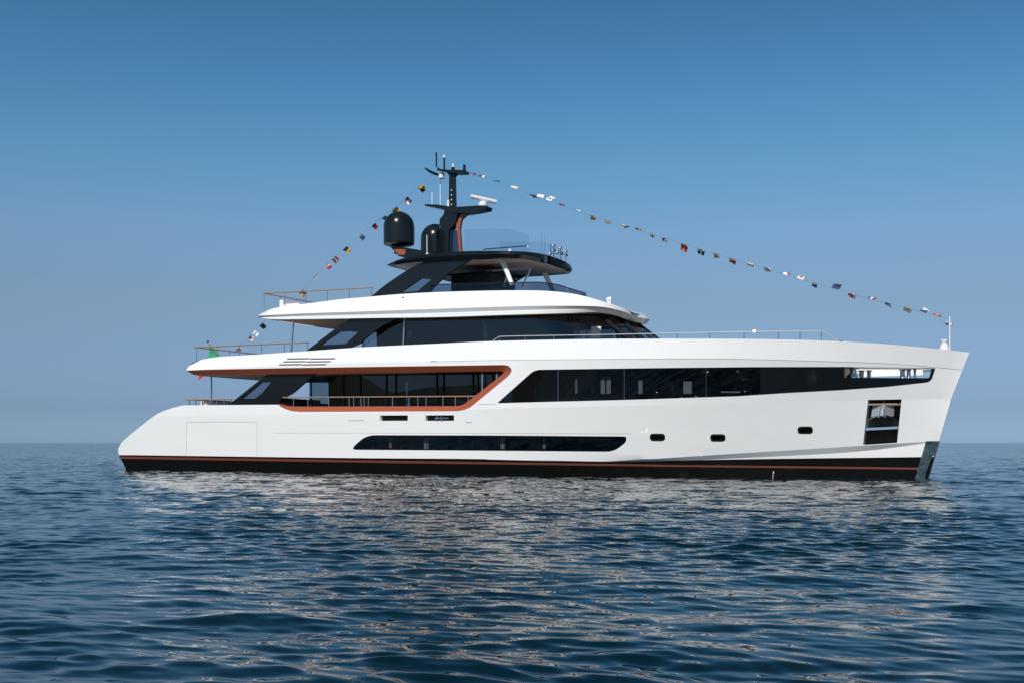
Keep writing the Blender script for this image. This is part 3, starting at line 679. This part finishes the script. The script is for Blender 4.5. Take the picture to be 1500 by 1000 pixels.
# searchlight on the roof front
sl_ = MB(); q = P(892, 446, -1.0); sl_.lathe([(0.13, -0.06), (0.09, 0.05), (0.06, 0.12)], tuple(q), 16); so_ = sl_.build("searchlight", M['wplastic'], yacht)
s2 = MB(); s2.tube([(q[0] - 0.10, q[1], q[2] + 0.2), (q[0] - 0.04, q[1], q[2] + 0.2), (q[0] + 0.12, q[1], q[2] + 0.2)], [0.05, 0.085, 0.095], 14); s2.build("lamp_head", M['wplastic'], so_)
s2 = MB(); s2.tube([(q[0], q[1] - 0.1, q[2] + 0.2), (q[0], q[1] - 0.1, q[2] + 0.06), (q[0], q[1] + 0.1, q[2] + 0.06), (q[0], q[1] + 0.1, q[2] + 0.2)], 0.018, 6); s2.build("lamp_yoke", M['wplastic'], so_)
q = P(591.5, 437.4, -3.02); s = MB(); s.tube([(q[0], q[1] - .06, q[2]), (q[0], q[1] + 0.1, q[2])], 0.06, 12); s.build("roof_camera", M['blackmatt'], yacht)

# ------------------------------------------------------------------ railings
def railing(pts3, zbase, m, stm, name, r=0.028, every=1.2, rs=0.016, parent=yacht, at=None):
    """handrail through 3D points with stanchions down to zbase(x,y)"""
    h = MB(); h.tube([tuple(p) for p in pts3], r, 8); ho = h.build(name, M[m], parent)
    pts3 = [np.array(p, float) for p in pts3]; L = [0]
    for a, b_ in zip(pts3[:-1], pts3[1:]): L.append(L[-1] + np.linalg.norm(b_ - a))
    pos = at if at is not None else list(np.arange(0.05, L[-1], every))
    for d in pos:
        q = np.array([np.interp(d, L, [p[k] for p in pts3]) for k in range(3)])
        s = MB(); s.tube([tuple(q), (q[0], q[1], zbase(q[0], q[1]))], rs, 6); s.build("stanchion", M[stm], ho)
    return ho
def lens(pts3):
    L = [0]
    for a, b_ in zip(pts3[:-1], pts3[1:]): L.append(L[-1] + float(np.linalg.norm(np.array(b_) - np.array(a))))
    return L
# main aft deck
n1 = P(272, 584.6, -3.3); n2 = P(340, 584.2, -3.35)
zb = lambda x, y: ZM - 0.1
railing([n2, n1, (n1[0], -n1[1], n1[2]), (n2[0], -n2[1], n2[2])], zb, 'teak', 'dsteel', "aft_railing", every=0.42, rs=0.02)
# side deck rail in the copper opening
s1 = P(414, 581.6, -3.45); s2_ = P(697, 579.8, -3.45)
sr = [P(px, 580.9, -3.45) for px in (430, 451, 481.5, 511.5, 518, 529, 533.5, 539.5, 575, 599, 612, 624, 649, 667, 686)]
Lb = [float(np.linalg.norm(p - s1)) for p in sr]
for k in (1, -1):
    railing([(s1[0], s1[1] * k, s1[2]), (s2_[0], s2_[1] * k, s2_[2])], zb, 'teak', 'steel', "side_railing", r=0.026, rs=0.013, at=Lb)
# upper deck aft
u1 = P(284, 508.6, -3.1); u2 = P(452, 501.5, -3.2)
zub = lambda x, y: zlev(5, x) - 0.1
railing([u2, u1, (u1[0], -u1[1], u1[2]), (u2[0], -u2[1], u2[2])], zub, 'teak', 'dsteel', "upper_railing", every=1.27, rs=0.016)
# sun deck aft
r1 = P(386.5, 430, -2.75); r2 = P(546, 421.5, -2.8)
zr = lambda x, y: float(np.interp(x, top[:, 0], top[:, 2])) - 0.05
railing([r2, r1, (r1[0], -r1[1], r1[2]), (r2[0], -r2[1], r2[2])], zr, 'teak', 'dsteel', "sun_deck_railing", every=1.15, rs=0.016)
# pillars under the overhangs
for k in (1, -1):
    q0, q1 = P(309.6, 549, -2.7), P(310, 598, -2.7); s = MB(); s.tube([(q0[0], q0[1] * k, q0[2] + .1), (q1[0], q1[1] * k, q1[2])], 0.035, 8); s.build("deck_pillar", M['dsteel'], yacht)
    q0, q1 = P(430, 466, -2.7), P(426.5, 520, -2.7); s = MB(); s.tube([(q0[0], q0[1] * k, q0[2] + .1), (q1[0], q1[1] * k, q1[2])], 0.045, 8); s.build("deck_pillar", M['steel'], yacht)
# foredeck rail
f_px = smooth_line([(722, 499), (727, 495.5), (731, 493), (769, 492), (855, 490.6), (960, 488.6), (1060, 486.6), (1140, 485.6), (1205, 485.4)], 14) + [(1212, 489), (1228, 499.4)]
ff = trace(f_px, lambda X, Z: bh(X, zlev(5, X)) - 0.12)
for k in (1, -1):
    pl = [(p[0], p[1] * k, p[2]) for p in ff]; L = lens(pl)
    pos = [np.interp(px, [q[0] for q in f_px], L) for px in (731.5, 769, 811, 855, 900, 945, 992, 1040, 1090, 1140, 1172, 1203)]
    railing(pl, lambda x, y: zlev(5, x) - 0.1, 'rail', 'dsteel', "bow_railing", r=0.017, rs=0.014, at=pos)
# convex steel disc added on the bow rail, tilted to throw the sun glint
q = trace([(1105, 485.5)], lambda X, Z: bh(X, zlev(5, X)) - 0.12)[0]
nv = Vector(CAM - q).normalized() + sd; nv.normalize()
tu = nv.cross(Vector((0, 0, 1))).normalized(); tv = nv.cross(tu); ft = MB(); rows = []
for i in range(7):
    a = i / 6 * 0.22; rows.append([tuple(Vector(q) + (tu * math.cos(t) + tv * math.sin(t)) * (math.sin(a) * 0.42) + nv * (0.05 + 0.42 * (math.cos(a) - 1))) for t in np.linspace(0, 2 * math.pi, 25)])
rows.append([tuple(Vector(q) + (tu * math.cos(t) + tv * math.sin(t)) * 0.05 - nv * 0.06) for t in np.linspace(0, 2 * math.pi, 25)])
ft.grid(rows); ft.build("glint_disc", M['glint_steel'], yacht)
# bow staff and covered gear
rod([(1391, 464), (1391.2, 514)], 0, 0.022, 'wplastic', "bow_staff", yacht)
cv = MB(); q = P(1383, 512.5, -0.2)
for (dx, w_, h_) in ((0, 0.17, 0.36),):
    cv.lathe([(0.17, -0.08), (0.17, 0.06), (0.12, 0.18), (0.10, 0.27), (0.13, 0.31), (0.12, 0.35), (0.03, 0.37)], tuple(q), 14)
cv.build("gear_cover", M['curtain'], yacht, angle=50)

# mooring deck seen through the bow opening
mz = P(1300, 553.5, -1.6)[2]
deckplate("mooring_deck", XB1 + 0.1, P(1366, 550, -1.0)[0], lambda x: mz, lambda x, z: max(bh(x, z) - 0.15, 0.05), M['white'], 12)
mt = P(1300, 538, -1.6)[2]
mw = MB(); q0, q1 = P(1243, 540, 0.75), P(1352, 547, 0.55); mw.box(((q0[0] + q1[0]) / 2, 0.55, (mt + .12 + mz) / 2 + 0.10), (q1[0] - q0[0], 0.06, (mt + .12 - mz) - 0.2)); mw.build("mooring_bulkhead", M['white'], yacht, smooth=False)
for px, w_ in ((1262, 0.12), (1273, .10), (1322, 0.12), (1331, .1), (1340, .06)):
    q = P(px, 550, -0.55); s = MB(); s.lathe([(w_, mz - q[2]), (w_ * .7, mz - q[2] + .08), (w_ * .7, mz - q[2] + 0.3), (w_ * 1.1, mz - q[2] + 0.36)], tuple(q), 12); s.build("bollard", M['dsteel'], yacht)
q = P(1250, 548, -0.7); s = MB(); s.lathe([(0.25, -.2), (0.22, 0), (0.12, 0.05), (0.12, 0.18), (0.2, 0.22)], tuple(q), 16); s.build("winch", M['steel'], yacht)

# curtains and pale furniture behind the tinted glass
def curt(px0, px1, y0, y1, inset, name="curtain", m='curtain', yfix=None):
    if yfix is None:
        a = trace([(px0, (y0 + y1) / 2), (px1, (y0 + y1) / 2)], lambda X, Z: bh(X, Z) - inset); ya = a[0][1]
    else: ya = -yfix
    A = [P(px, py, ya) for px, py in ((px0, y0), (px1, y0), (px1, y1), (px0, y1))]
    s = MB(); n = 9; rows = []
    for f in (0, 1):
        t_ = A[0] if not f else A[3]; u_ = A[1] if not f else A[2]
        rows.append([tuple(t_ + (u_ - t_) * k / (n - 1) + np.array([0, 0.03 * (k % 2), 0])) for k in range(n)])
    s.grid(rows, 0, True); s.grid([[(x, y + 0.04, z) for x, y, z in r] for r in rows], 0, False); s.build(name, M[m], yacht, smooth=False)
for (a, b_, y0, y1) in ((842.5, 845.5, 551.5, 576), (880, 886, 552, 576), (888.5, 894.5, 551.5, 576), (935, 941, 556, 576), (1001, 1013, 558, 576)): curt(a, b_, y0, y1, 0.35)
for (a, b_, y0, y1) in ((570, 573.5, 640, 655.5), (621, 627.5, 640, 657), (733, 739, 640, 657), (795, 799, 640, 657)): curt(a, b_, y0, y1, 0.3)
for px in (783, 830, 866, 912, 958, 985, 1036, 1075, 1098): curt(px, px + 2.2, 545, 578, 0.5, "partition", 'cushion')
for px in (545, 586, 650, 690, 712, 760, 820, 845): curt(px, px + 2.5, 640, 657, 0.4, "partition", 'cushion')
curt(1056, 1084, 572.6, 574.6, 0.3, "side_board"); curt(597, 640, 560, 590, 0.3, "curtain", 'cushion', 2.3)
curt(663, 700, 549, 590, 0.3, "curtain", 'cushion', 2.45)
curt(597, 602, 484, 494, 0, "wall_light", 'curtain', 2.4)
for (a, b_, y0, y1, m_) in ((664, 668, 482, 498, 'cushion'), (708.5, 712.5, 474, 496, 'curtain'), (716, 728, 470, 497, 'cushion'), (780, 783, 468, 495, 'cushion'), (842, 848, 466, 494, 'cushion'), (866, 880, 478, 494, 'curtain')): curt(a, b_, y0, y1, 0, "curtain", m_, 2.35)

# ------------------------------------------------------------------ loose furniture on the decks
def sofa(name, c, d, label, m='cushion'):
    r_ = empty(name, c); tag(r_, label, "sofa")
    s = MB(); s.box((0, 0, 0.2), (d[0], d[1], 0.4)); s.build("seat", M[m], r_, smooth=False)
    s = MB(); s.box((-d[0] / 2 + 0.1, 0, 0.50), (0.2, d[1], 0.20)); s.build("backrest", M[m], r_, smooth=False); return r_
q = P(436, 590, -1.2); sofa("deck_sofa", (q[0], -0.6, ZM - 0.115), (1.0, 3.0), "dark grey sofa on the main aft deck seen through the copper framed opening")
q = P(433, 444, -1.3); sofa("deck_sofa", (q[0], -1.0, zr(q[0], 0) + 0.02), (1.1, 1.5), "pale cushioned sofa at the aft end of the sun deck beside the teak rail", 'curtain')
q = P(318, 590, -1.5); sofa("deck_sofa", (q[0], -0.3, ZM - 0.115), (0.9, 3.6), "pale sofa behind the aft rail of the main deck", 'curtain')
bc = empty("bar_counter", (P(700, 410, -0.5)[0], 0, zr(P(700, 410, -.5)[0], 0) + 0.02)); tag(bc, "black bar counter under the black hardtop of the yacht", "bar counter")
s = MB(); s.box((0, 0, 0.5), (1.9, 2.2, 1.0)); s.build("cabinet", M['blackmatt'], bc, smooth=False)
s = MB(); s.box((0, 0, 1.03), (2.1, 2.4, 0.06)); s.build("counter_top", M['black'], bc, smooth=False)
tb = empty("deck_table", (P(755, 412, -1.0)[0], -1.0, zr(P(755, 412, -1)[0], 0))); tag(tb, "polished steel frame with slanting legs standing under the front of the hardtop", "table")
o = np.array(tb.location)
s = MB(); s.tube([tuple(P(px, py, -1.1) - o) for px, py in ((712, 398), (745, 395.4), (774, 392.8), (777, 393.6))], 0.055, 10); s.build("table_top", M['steel'], tb)
s = MB(); s.tube([tuple(P(px, py, -1.0) - o) for px, py in ((777, 394), (772, 405), (765, 420))], 0.04, 8); s.build("leg", M['dsteel'], tb)
s = MB(); s.tube([tuple(P(px, py, -1.0) - o) for px, py in ((745, 396), (741, 408), (738, 420))], 0.04, 8); s.build("leg", M['dsteel'], tb)

# ------------------------------------------------------------------ dressing lines and signal flags
FC = {'white': (0.78, 0.78, 0.77), 'navy': (0.022, 0.05, 0.17), 'red': (0.42, 0.025, 0.035), 'yellow': (0.50, 0.30, 0.03), 'black': (0.02, 0.02, 0.02), 'blue': (0.02, 0.13, 0.34), 'green': (0.02, 0.30, 0.14), 'cream': (0.72, 0.62, 0.38)}
FM = {}
for k, c in FC.items():
    m = mat(k + "_flag_cloth", c, 0.8, vary=0.06, bscale=30); FM[k] = m
def bunting_line(pts, label):
    s = MB(); s.tube([tuple(p) for p in pts], 0.004, 5); o = s.build("bunting_line", M['rope']); return tag(o, label, "bunting line")
PAT = {'plain': lambda u, v: 0, 'border': lambda u, v: 1 if 0.28 < u < 0.72 and 0.28 < v < 0.72 else 0, 'halves': lambda u, v: 0 if u < 0.5 else 1,
 'stripes': lambda u, v: int(v * 3) % 2, 'vbars': lambda u, v: int(u * 3) % 2, 'cross': lambda u, v: 1 if abs(u - .5) < .17 or abs(v - .5) < .17 else 0, 'diag': lambda u, v: 0 if u > v else 1,
 'dot': lambda u, v: 1 if (u - .5) ** 2 + (v - .5) ** 2 < .08 else 0, 'three': lambda u, v: min(2, int(v * 3)), 'swallow': lambda u, v: 0 if u < .5 else 1}
def flag(p, along, cols, pat, label, group, size=0.42, seed=0, fly=None, name="signal_flag"):
    rg = random.Random(seed); n = 9; size *= rg.uniform(0.8, 1.15); al = Vector(along).normalized()
    if fly is None: fly = Vector((rg.uniform(0.1, 0.8), rg.uniform(0.3, 1.0), rg.uniform(-0.5, 0.3)))
    fv = Vector(fly); fv = (fv - al * fv.dot(al) * 0.8).normalized(); nv = al.cross(fv).normalized()
    ph = rg.uniform(0, 6); am = rg.uniform(0.16, 0.26) * size; s = MB(); rows = []
    for i in range(n):
        row = []
        for j in range(n):
            u, v = i / (n - 1), j / (n - 1); taper = 0.12 * u if pat == 'swallow' else 0
            q = al * ((0.5 - v) * size * (1 - taper)) + fv * (u * size * 1.15) + nv * (am * math.sin(u * 6.5 + ph + v * 1.5) * (0.3 + u)) + Vector((0, 0, -0.10 * u * u * size))
            row.append(tuple(q))
        rows.append(row)
    s.grid(rows); k = 0
    for i in range(n - 1):
        for j in range(n - 1): s.m[k] = min(len(cols) - 1, PAT[pat]((i + .5) / (n - 1), (j + .5) / (n - 1))); k += 1
    o = s.build(name, [FM[c] for c in cols], angle=70); o.location = p
    return tag(o, label, "flag", group)
mt1 = P(684, 252.5, 0); bw = P(1391, 466, 0)
RF = [(690, 257.5, ('red', 'black'), 'halves'), (703, 266, ('white', 'red', 'navy'), 'three'), (724, 269.6, ('blue', 'navy'), 'halves'), (748.5, 274, ('cream', 'white'), 'stripes'), (779.5, 286, ('navy',), 'plain'), (788, 290.5, ('white',), 'plain'),
 (803, 296.5, ('white', 'navy'), 'dot'), (820, 302.6, ('navy', 'red'), 'halves'), (843, 309.8, ('white', 'red'), 'vbars'), (866, 317.2, ('yellow', 'black'), 'dot'), (887, 324, ('white', 'navy'), 'vbars'), (913.5, 332, ('navy', 'cream'), 'diag'), (932.5, 338, ('yellow', 'black'), 'diag'), (953, 342.4, ('white', 'navy'), 'cross'), (972, 348.4, ('white', 'navy'), 'diag'),
 (1001, 359.8, ('red', 'yellow'), 'stripes'), (1024.5, 366, ('navy', 'white'), 'cross'), (1048, 371.8, ('cream', 'yellow'), 'halves'), (1071, 380, ('red', 'white'), 'vbars'), (1097.5, 388.8, ('white', 'cream'), 'halves'), (1122, 395.2, ('navy', 'white'), 'halves'), (1150, 404, ('red', 'white'), 'diag'), (1171.5, 410, ('white', 'red'), 'border'), (1192.5, 417, ('white', 'navy'), 'halves'),
 (1222.5, 421, ('navy', 'black'), 'halves'), (1246.5, 433, ('white', 'red'), 'cross'), (1274.5, 441.6, ('red', 'white', 'blue'), 'three'), (1300, 446, ('navy', 'white'), 'vbars'), (1329, 455, ('white', 'cream'), 'diag'), (1352, 461, ('navy', 'white'), 'swallow'), (1371, 465.6, ('red', 'yellow'), 'border'), (1386, 477, ('white',), 'plain')]
RL = ["dark red and black flag next to the mast top on the forward line", "white flag with red and navy edges, second forward of the mast top", "bright blue flag flapping just forward of the radar", "cream and white striped flag directly right of the bright blue flag",
 "small plain navy flag ahead of a plain white one near the mast", "plain white flag touching the small navy flag near the mast", "white flag with navy centre, next forward of the plain white pair", "navy and red flag above the front of the black hardtop", "white flag with red bar just left of the yellow dotted flag", "yellow flag with a black dot above the sun deck front",
 "white and navy barred flag just right of the yellow dotted flag", "navy flag with a cream corner left of the yellow and black one", "yellow and black diagonal flag above the wheelhouse windscreen", "small white and navy crossed flag just right of the yellow and black one", "white and navy diagonal flag left of the red and yellow striped one", "red flag with a yellow stripe at the middle of the forward line",
 "navy flag with white cross right of the red and yellow striped one", "cream and yellow flag over the foredeck between navy and red flags", "red flag with white bar right of the cream and yellow flag", "white and cream flag above the bright glint on the bow rail", "navy and white halved flag left of the red and white diagonal", "red and white diagonal flag above the foredeck rail", "white flag with a red square over the end of the bow rail", "white and navy halved flag left of the all dark flag",
 "dark navy flag hanging upright above the end of the bow rail", "white flag with a red cross right of the dark upright flag", "red, white and blue striped flag toward the bow", "navy flag with a white bar right of the red white and blue flag", "white and cream diagonal flag fourth from the bow staff", "navy and white swallowtail flag third from the bow staff", "red flag with yellow centre next to the bow staff top", "plain white flag hanging beside the bow staff"]
LF = [(615, 273, ('black', 'yellow'), 'diag'), (594, 290.5, ('white', 'red', 'navy'), 'three'), (577, 303.8, ('navy', 'yellow'), 'diag'), (561, 318, ('navy', 'red'), 'dot'), (546.5, 327, ('navy', 'red'), 'halves'), (527, 342.4, ('white', 'navy'), 'halves'), (504.5, 363, ('navy', 'yellow'), 'halves'), (488.5, 379.4, ('red', 'white'), 'stripes'), (477, 385, ('white', 'red'), 'halves'),
 (461, 411, ('navy', 'white'), 'halves'), (441, 430, ('yellow', 'navy'), 'diag'), (382, 475, ('navy', 'black'), 'halves'), (372, 483, ('white',), 'plain'), (364.5, 492.5, ('white', 'red'), 'border'), (347.5, 511, ('white', 'red'), 'diag')]
LL = ["black and yellow flag highest on the aft line beside the mast", "white red and navy striped flag second from the mast on the aft line", "navy and yellow flag just above the near satellite dome", "navy flag with red centre left of the near satellite dome top", "navy and red halved flag left of the near satellite dome", "white and navy halved flag midway down the aft line", "navy and yellow halved flag below the white and navy one on the aft line", "red and white striped flag beside a white and red one on the aft line", "white and red halved flag curling on the aft line",
 "navy flag with white tail above the sun deck aft rail", "yellow and navy flag in front of the sun deck aft rail", "dark navy flag just below the aft tip of the upper roof", "plain white flag below the aft tip of the upper roof", "white flag with red square just above the upper deck rail", "white and red flag hanging at the upper deck aft rail"]
def yl(px): return -2.9 * min(1, max(0, (641 - px) / 290.0))
rp = [mt1] + [P(x, y - 1.5, 0) for x, y, *_ in RF[:-1]] + [bw]
SAG = np.array([(684, 252), (760, 279), (866, 315.5), (1000, 357), (1150, 402.5), (1275, 438), (1391, 467)])
line_r = [P(px, float(np.interp(px, SAG[:, 0], SAG[:, 1])), 0) for px in np.linspace(684, 1391, 40)]
bunting_line(line_r, "long line of signal flags from the mast top to the bow staff")
SAL = np.array([(642, 250), (615, 272.5), (577, 306), (527, 344), (477, 388), (441, 427), (382, 475), (343, 516)])
line_l = [P(px, float(np.interp(px, SAL[::-1, 0], SAL[::-1, 1])), yl(px)) for px in np.linspace(642, 343, 30)]
bunting_line(line_l, "shorter line of signal flags from the mast top down to the upper deck aft rail")
dr = Vector(bw - mt1); dl = Vector(line_l[-1] - line_l[0])
for i, (px, py, c, pt) in enumerate(RF):
    pp = P(px, float(np.interp(px, SAG[:, 0], SAG[:, 1])) if i < 31 else 472, 0)
    flag(pp, dr, c, pt, RL[i], "signal flags on the forward dressing line", 0.24, 100 + i)
for i, (px, py, c, pt) in enumerate(LF):
    pp = P(px, float(np.interp(px, SAL[::-1, 0], SAL[::-1, 1])), yl(px))
    flag(pp, dl, c, pt, LL[i], "signal flags on the aft dressing line", 0.25 if px > 400 else 0.19, 300 + i)
# ensign on its leaning staff at the stern
sb, stp = P(324, 526, 0), P(304.5, 500.5, 0)
es = MB(); es.tube([tuple(sb), tuple(stp)], 0.028, 8); eso = es.build("ensign_staff", M['teak'], yacht)
eb = MB(); eb.lathe([(0.01, -.05), (0.05, -.03), (0.06, 0), (0.05, .03), (0.01, .05)], tuple(stp), 12); eb.build("staff_ball", M['blackmatt'], eso)
en = MB(); rows = []
for i in range(13):
    u = i / 12; row = []
    for j in range(25):
        v = j / 24                                       # 0 hoist .. 1 fly
        hoist = stp + (sb - stp) * (0.06 + 0.75 * u)
        fold = 0.16 * math.sin(v * 9 + u * 2)
        tip = np.array([-0.55 - 0.35 * v, 0.0, -1.85]) * 1.0
        q = hoist + tip * (v ** 0.8) * (1 - 0.55 * u * (0.4 + 0.6 * v)) + np.array([0.05 * math.sin(7 * v), fold, 0])
        row.append(tuple(q - stp))
    rows.append(row)
en.grid(rows); k = 0
for i in range(12):
    for j in range(24): en.m[k] = min(2, int(j / 8)); k += 1
eo = en.build("ensign", [FM['green'], FM['white'], FM['red']], angle=70); eo.location = stp
tag(eo, "large green white and red ensign drooping from the leaning staff at the stern", "flag")

# cooling water running out of the hull side
ws_ = MB(); q0 = trace([(1133.6, 689.5)], bh)[0]; g = np.random.default_rng(2); pts = []; rs_ = []
for k in range(10):
    f = k / 9; pts.append((q0[0] + g.normal(0, .01), q0[1] - 0.02 - 0.16 * f ** .5, q0[2] * (1 - f) - 0.03 * f)); rs_.append(0.02 + 0.02 * abs(g.normal()))
ws_.tube(pts, [r_ * 0.24 for r_ in rs_], 7); tag(ws_.build("water_stream", M['curtain']), "thin white stream of cooling water falling from the hull side into the sea", "water stream")
# ------------------------------------------------------------------ sea
def sea():
    az = np.concatenate([np.arange(-180, -46, 2.0), np.arange(-46, 46, 0.10), np.arange(46, 180, 2.0)]); az = np.radians(az)
    r = [0.6]
    while r[-1] < 30000:
        x = r[-1]; k = 0.0001 * x * x
        r.append(x + (max(0.016, k) if x < 350 else x * 0.035))
    r = np.array(r); nr, na = len(r), len(az)
    rr_, aa = np.meshgrid(r, az, indexing='ij')
    X = CAM[0] + rr_ * (np.cos(aa) * FWD[0] + np.sin(aa) * RGT[0]); Y = CAM[1] + rr_ * (np.cos(aa) * FWD[1] + np.sin(aa) * RGT[1])
    dr_ = np.gradient(r)[:, None]
    Z = np.zeros_like(X); DX = np.zeros_like(X); DY = np.zeros_like(X)
    g = np.random.default_rng(3); N = 110; tot = 0.0; kept = np.zeros(nr)
    lam = np.exp(np.linspace(math.log(0.10), math.log(6.5), N))
    base = math.atan2(-FWD[1], -FWD[0])
    gust = np.zeros_like(X)                     # patches of rougher and calmer water
    for L in (5.0, 8.0, 13.0, 21.0):
        for _ in range(2):
            a = g.uniform(0, 6.283); gust += np.cos(6.283 / L * (math.cos(a) * X + 1.8 * math.sin(a) * Y) + g.uniform(0, 6.283))
    gust = np.clip(1 + 0.17 * gust, 0.65, 1.5)
    for l in lam:
        th = base + R(-16) + g.normal(0, R(20)); kk = 2 * math.pi / l
        slope = 0.026 * (1.0 if l < 0.42 else (0.42 / l) ** 0.72) * (1.0 if l > 0.2 else (l / 0.2) ** 1.3) * g.uniform(0.5, 1.4)
        A = slope / kk
        fade = np.clip((l / dr_ - 2.2) / 2.5, 0, 1)
        tot += slope * slope; kept += (slope * fade[:, 0]) ** 2
        rows = int(np.searchsorted(-fade[:, 0], -1e-6)) if fade[-1, 0] <= 0 else nr
        if rows < 2: continue
        p = kk * (math.cos(th) * X[:rows] + math.sin(th) * Y[:rows]) + g.uniform(0, 6.283)
        am = A * fade[:rows] * (gust[:rows] if l < 0.9 else 1.0)
        Z[:rows] += am * np.cos(p); s_ = am * np.sin(p) * 0.8
        DX[:rows] -= s_ * math.cos(th); DY[:rows] -= s_ * math.sin(th)
    co = np.stack([X + DX, Y + DY, Z], -1).reshape(-1, 3)
    i = np.arange(nr - 1)[:, None] * na; j = np.arange(na)[None, :]; j2 = (j + 1) % na
    q = np.stack([i + j, i + na + j, i + na + j2, i + j2], -1).reshape(-1, 4)[:, ::-1]
    c = len(co); co = np.vstack([co, [[CAM[0], CAM[1], 0]]])
    me = bpy.data.meshes.new("sea"); me.vertices.add(len(co)); me.vertices.foreach_set("co", co.astype(np.float32).ravel())
    tri = np.stack([j[0], np.full(na, c), j2[0]], -1)
    nl = q.size + tri.size; me.loops.add(nl); me.loops.foreach_set("vertex_index", np.concatenate([q.ravel(), tri.ravel()]).astype(np.int32))
    me.polygons.add(len(q) + len(tri))
    me.polygons.foreach_set("loop_start", np.concatenate([np.arange(len(q)) * 4, len(q) * 4 + np.arange(len(tri)) * 3]).astype(np.int32))
    me.update(calc_edges=True); me.polygons.foreach_set("use_smooth", np.ones(len(me.polygons), bool))
    # share of the chop too fine for the mesh at this spot: carried by the ripple normals instead
    lost = np.sqrt(np.clip(1 - kept / tot, 0.01, 1)); at = me.attributes.new("fine_chop", 'FLOAT', 'POINT')
    at.data.foreach_set("value", np.concatenate([np.repeat(lost, na), [lost[0]]]).astype(np.float32))
    o = bpy.data.objects.new("sea", me); COL.objects.link(o); o["kind"] = "structure"
    m = bpy.data.materials.new("sea_water"); m.use_nodes = True; t = m.node_tree; b = t.nodes["Principled BSDF"]
    b.inputs["Base Color"].default_value = (0.0005, 0.0115, 0.0185, 1); b.inputs["Roughness"].default_value = 0.03; b.inputs["IOR"].default_value = 1.31
    geo = t.nodes.new("ShaderNodeNewGeometry"); mp = t.nodes.new("ShaderNodeMapping"); mp.inputs["Rotation"].default_value = (0, 0, -(base + R(-16)))
    mp.vector_type = 'POINT'; t.links.new(geo.outputs["Position"], mp.inputs["Vector"])
    sc = t.nodes.new("ShaderNodeMapping"); sc.inputs["Scale"].default_value = (1.0, 0.42, 1.0); t.links.new(mp.outputs[0], sc.inputs["Vector"])
    # ripple slopes taken straight from noise, so that they still act where a wave is smaller than a pixel
    def vm(op, x, y=None):
        n = t.nodes.new("ShaderNodeVectorMath"); n.operation = op; t.links.new(x, n.inputs[0])
        if y is None: return n
        if hasattr(y, "is_linked"): t.links.new(y, n.inputs[1])
        else: n.inputs[1].default_value = y
        return n
    acc = geo.outputs["Normal"]; an_ = t.nodes.new("ShaderNodeAttribute"); an_.attribute_name = "fine_chop"
    for scale, sl_, det in ((1.7, 0.34, 2.0), (4.0, 0.36, 2.0), (9.0, 0.2, 1.0)):
        n = t.nodes.new("ShaderNodeTexNoise"); n.inputs["Scale"].default_value = scale; n.inputs["Detail"].default_value = det; n.inputs["Roughness"].default_value = 0.45
        t.links.new(sc.outputs[0], n.inputs["Vector"])
        d = vm('SUBTRACT', n.outputs["Color"], (0.5, 0.5, 0.5)); d = vm('MULTIPLY', d.outputs[0], (sl_ * 2, sl_ * 2, 0)); d2 = vm('SCALE', d.outputs[0]); t.links.new(an_.outputs["Fac"], d2.inputs["Scale"]); acc = vm('ADD', acc, d2.outputs[0]).outputs[0]
    n = t.nodes.new("ShaderNodeTexNoise"); n.inputs["Scale"].default_value = 11.0; n.inputs["Detail"].default_value = 3.0; t.links.new(sc.outputs[0], n.inputs["Vector"])
    d = vm('SUBTRACT', n.outputs["Color"], (0.5, 0.5, 0.5)); d = vm('MULTIPLY', d.outputs[0], (0.11, 0.11, 0)); acc = vm('ADD', acc, d.outputs[0]).outputs[0]
    ro = t.nodes.new("ShaderNodeMapRange"); ro.inputs["To Min"].default_value = 0.02; ro.inputs["To Max"].default_value = 0.06   # wavelets below mesh size act as roughness
    t.links.new(an_.outputs["Fac"], ro.inputs["Value"]); t.links.new(ro.outputs[0], b.inputs["Roughness"])
    nn = vm('NORMALIZE', acc); t.links.new(nn.outputs[0], b.inputs["Normal"])
    me.materials.append(m)
sea()

# ------------------------------------------------------------------ wooded hills across the bay behind the photographer (seen in the windows)
def hills():
    prof = np.array([(-900, .02), (0, .04), (300, .06), (500, .066), (534, .063), (556, .052), (580, .049), (640, .054), (700, .055), (768, .047), (816, .056), (840, .053), (888, .055), (917, .063), (948, .058), (972, .060), (991, .066), (1030, .074), (1100, .076), (1240, .07), (1400, .06), (2200, .03), (3200, .02)])
    rows = []; pxs = np.linspace(-900, 3200, 220); g = np.random.default_rng(9)
    nz = np.interp(pxs, np.linspace(-900, 3200, 90), g.normal(0, .0012, 90))
    for f, hgt in ((0.74, -0.004), (0.76, 0.12), (0.84, 0.5), (0.93, 0.86), (1.0, 1.0), (1.12, 0.8), (1.35, -0.004)):
        row = []
        for i, px in enumerate(pxs):
            k = (px - 750) / F; d = FWD + RGT * k; d = np.array([d[0], -d[1], 0])
            rr_ = 2600 * f; e = np.interp(px, prof[:, 0], prof[:, 1]) + nz[i]
            row.append((d[0] * rr_, d[1] * rr_, 2600 * e * hgt * (1 + 0.06 * math.sin(px * .05 + f * 9)) if hgt not in (1.0,) else 2600 * e))
        rows.append(row)
    s = MB(); s.grid(rows); o = s.build("hills", mat("wooded_hillside", (0.035, 0.05, 0.022), 0.9, vary=0.2, bscale=0.01)); o["kind"] = "structure"
hills()
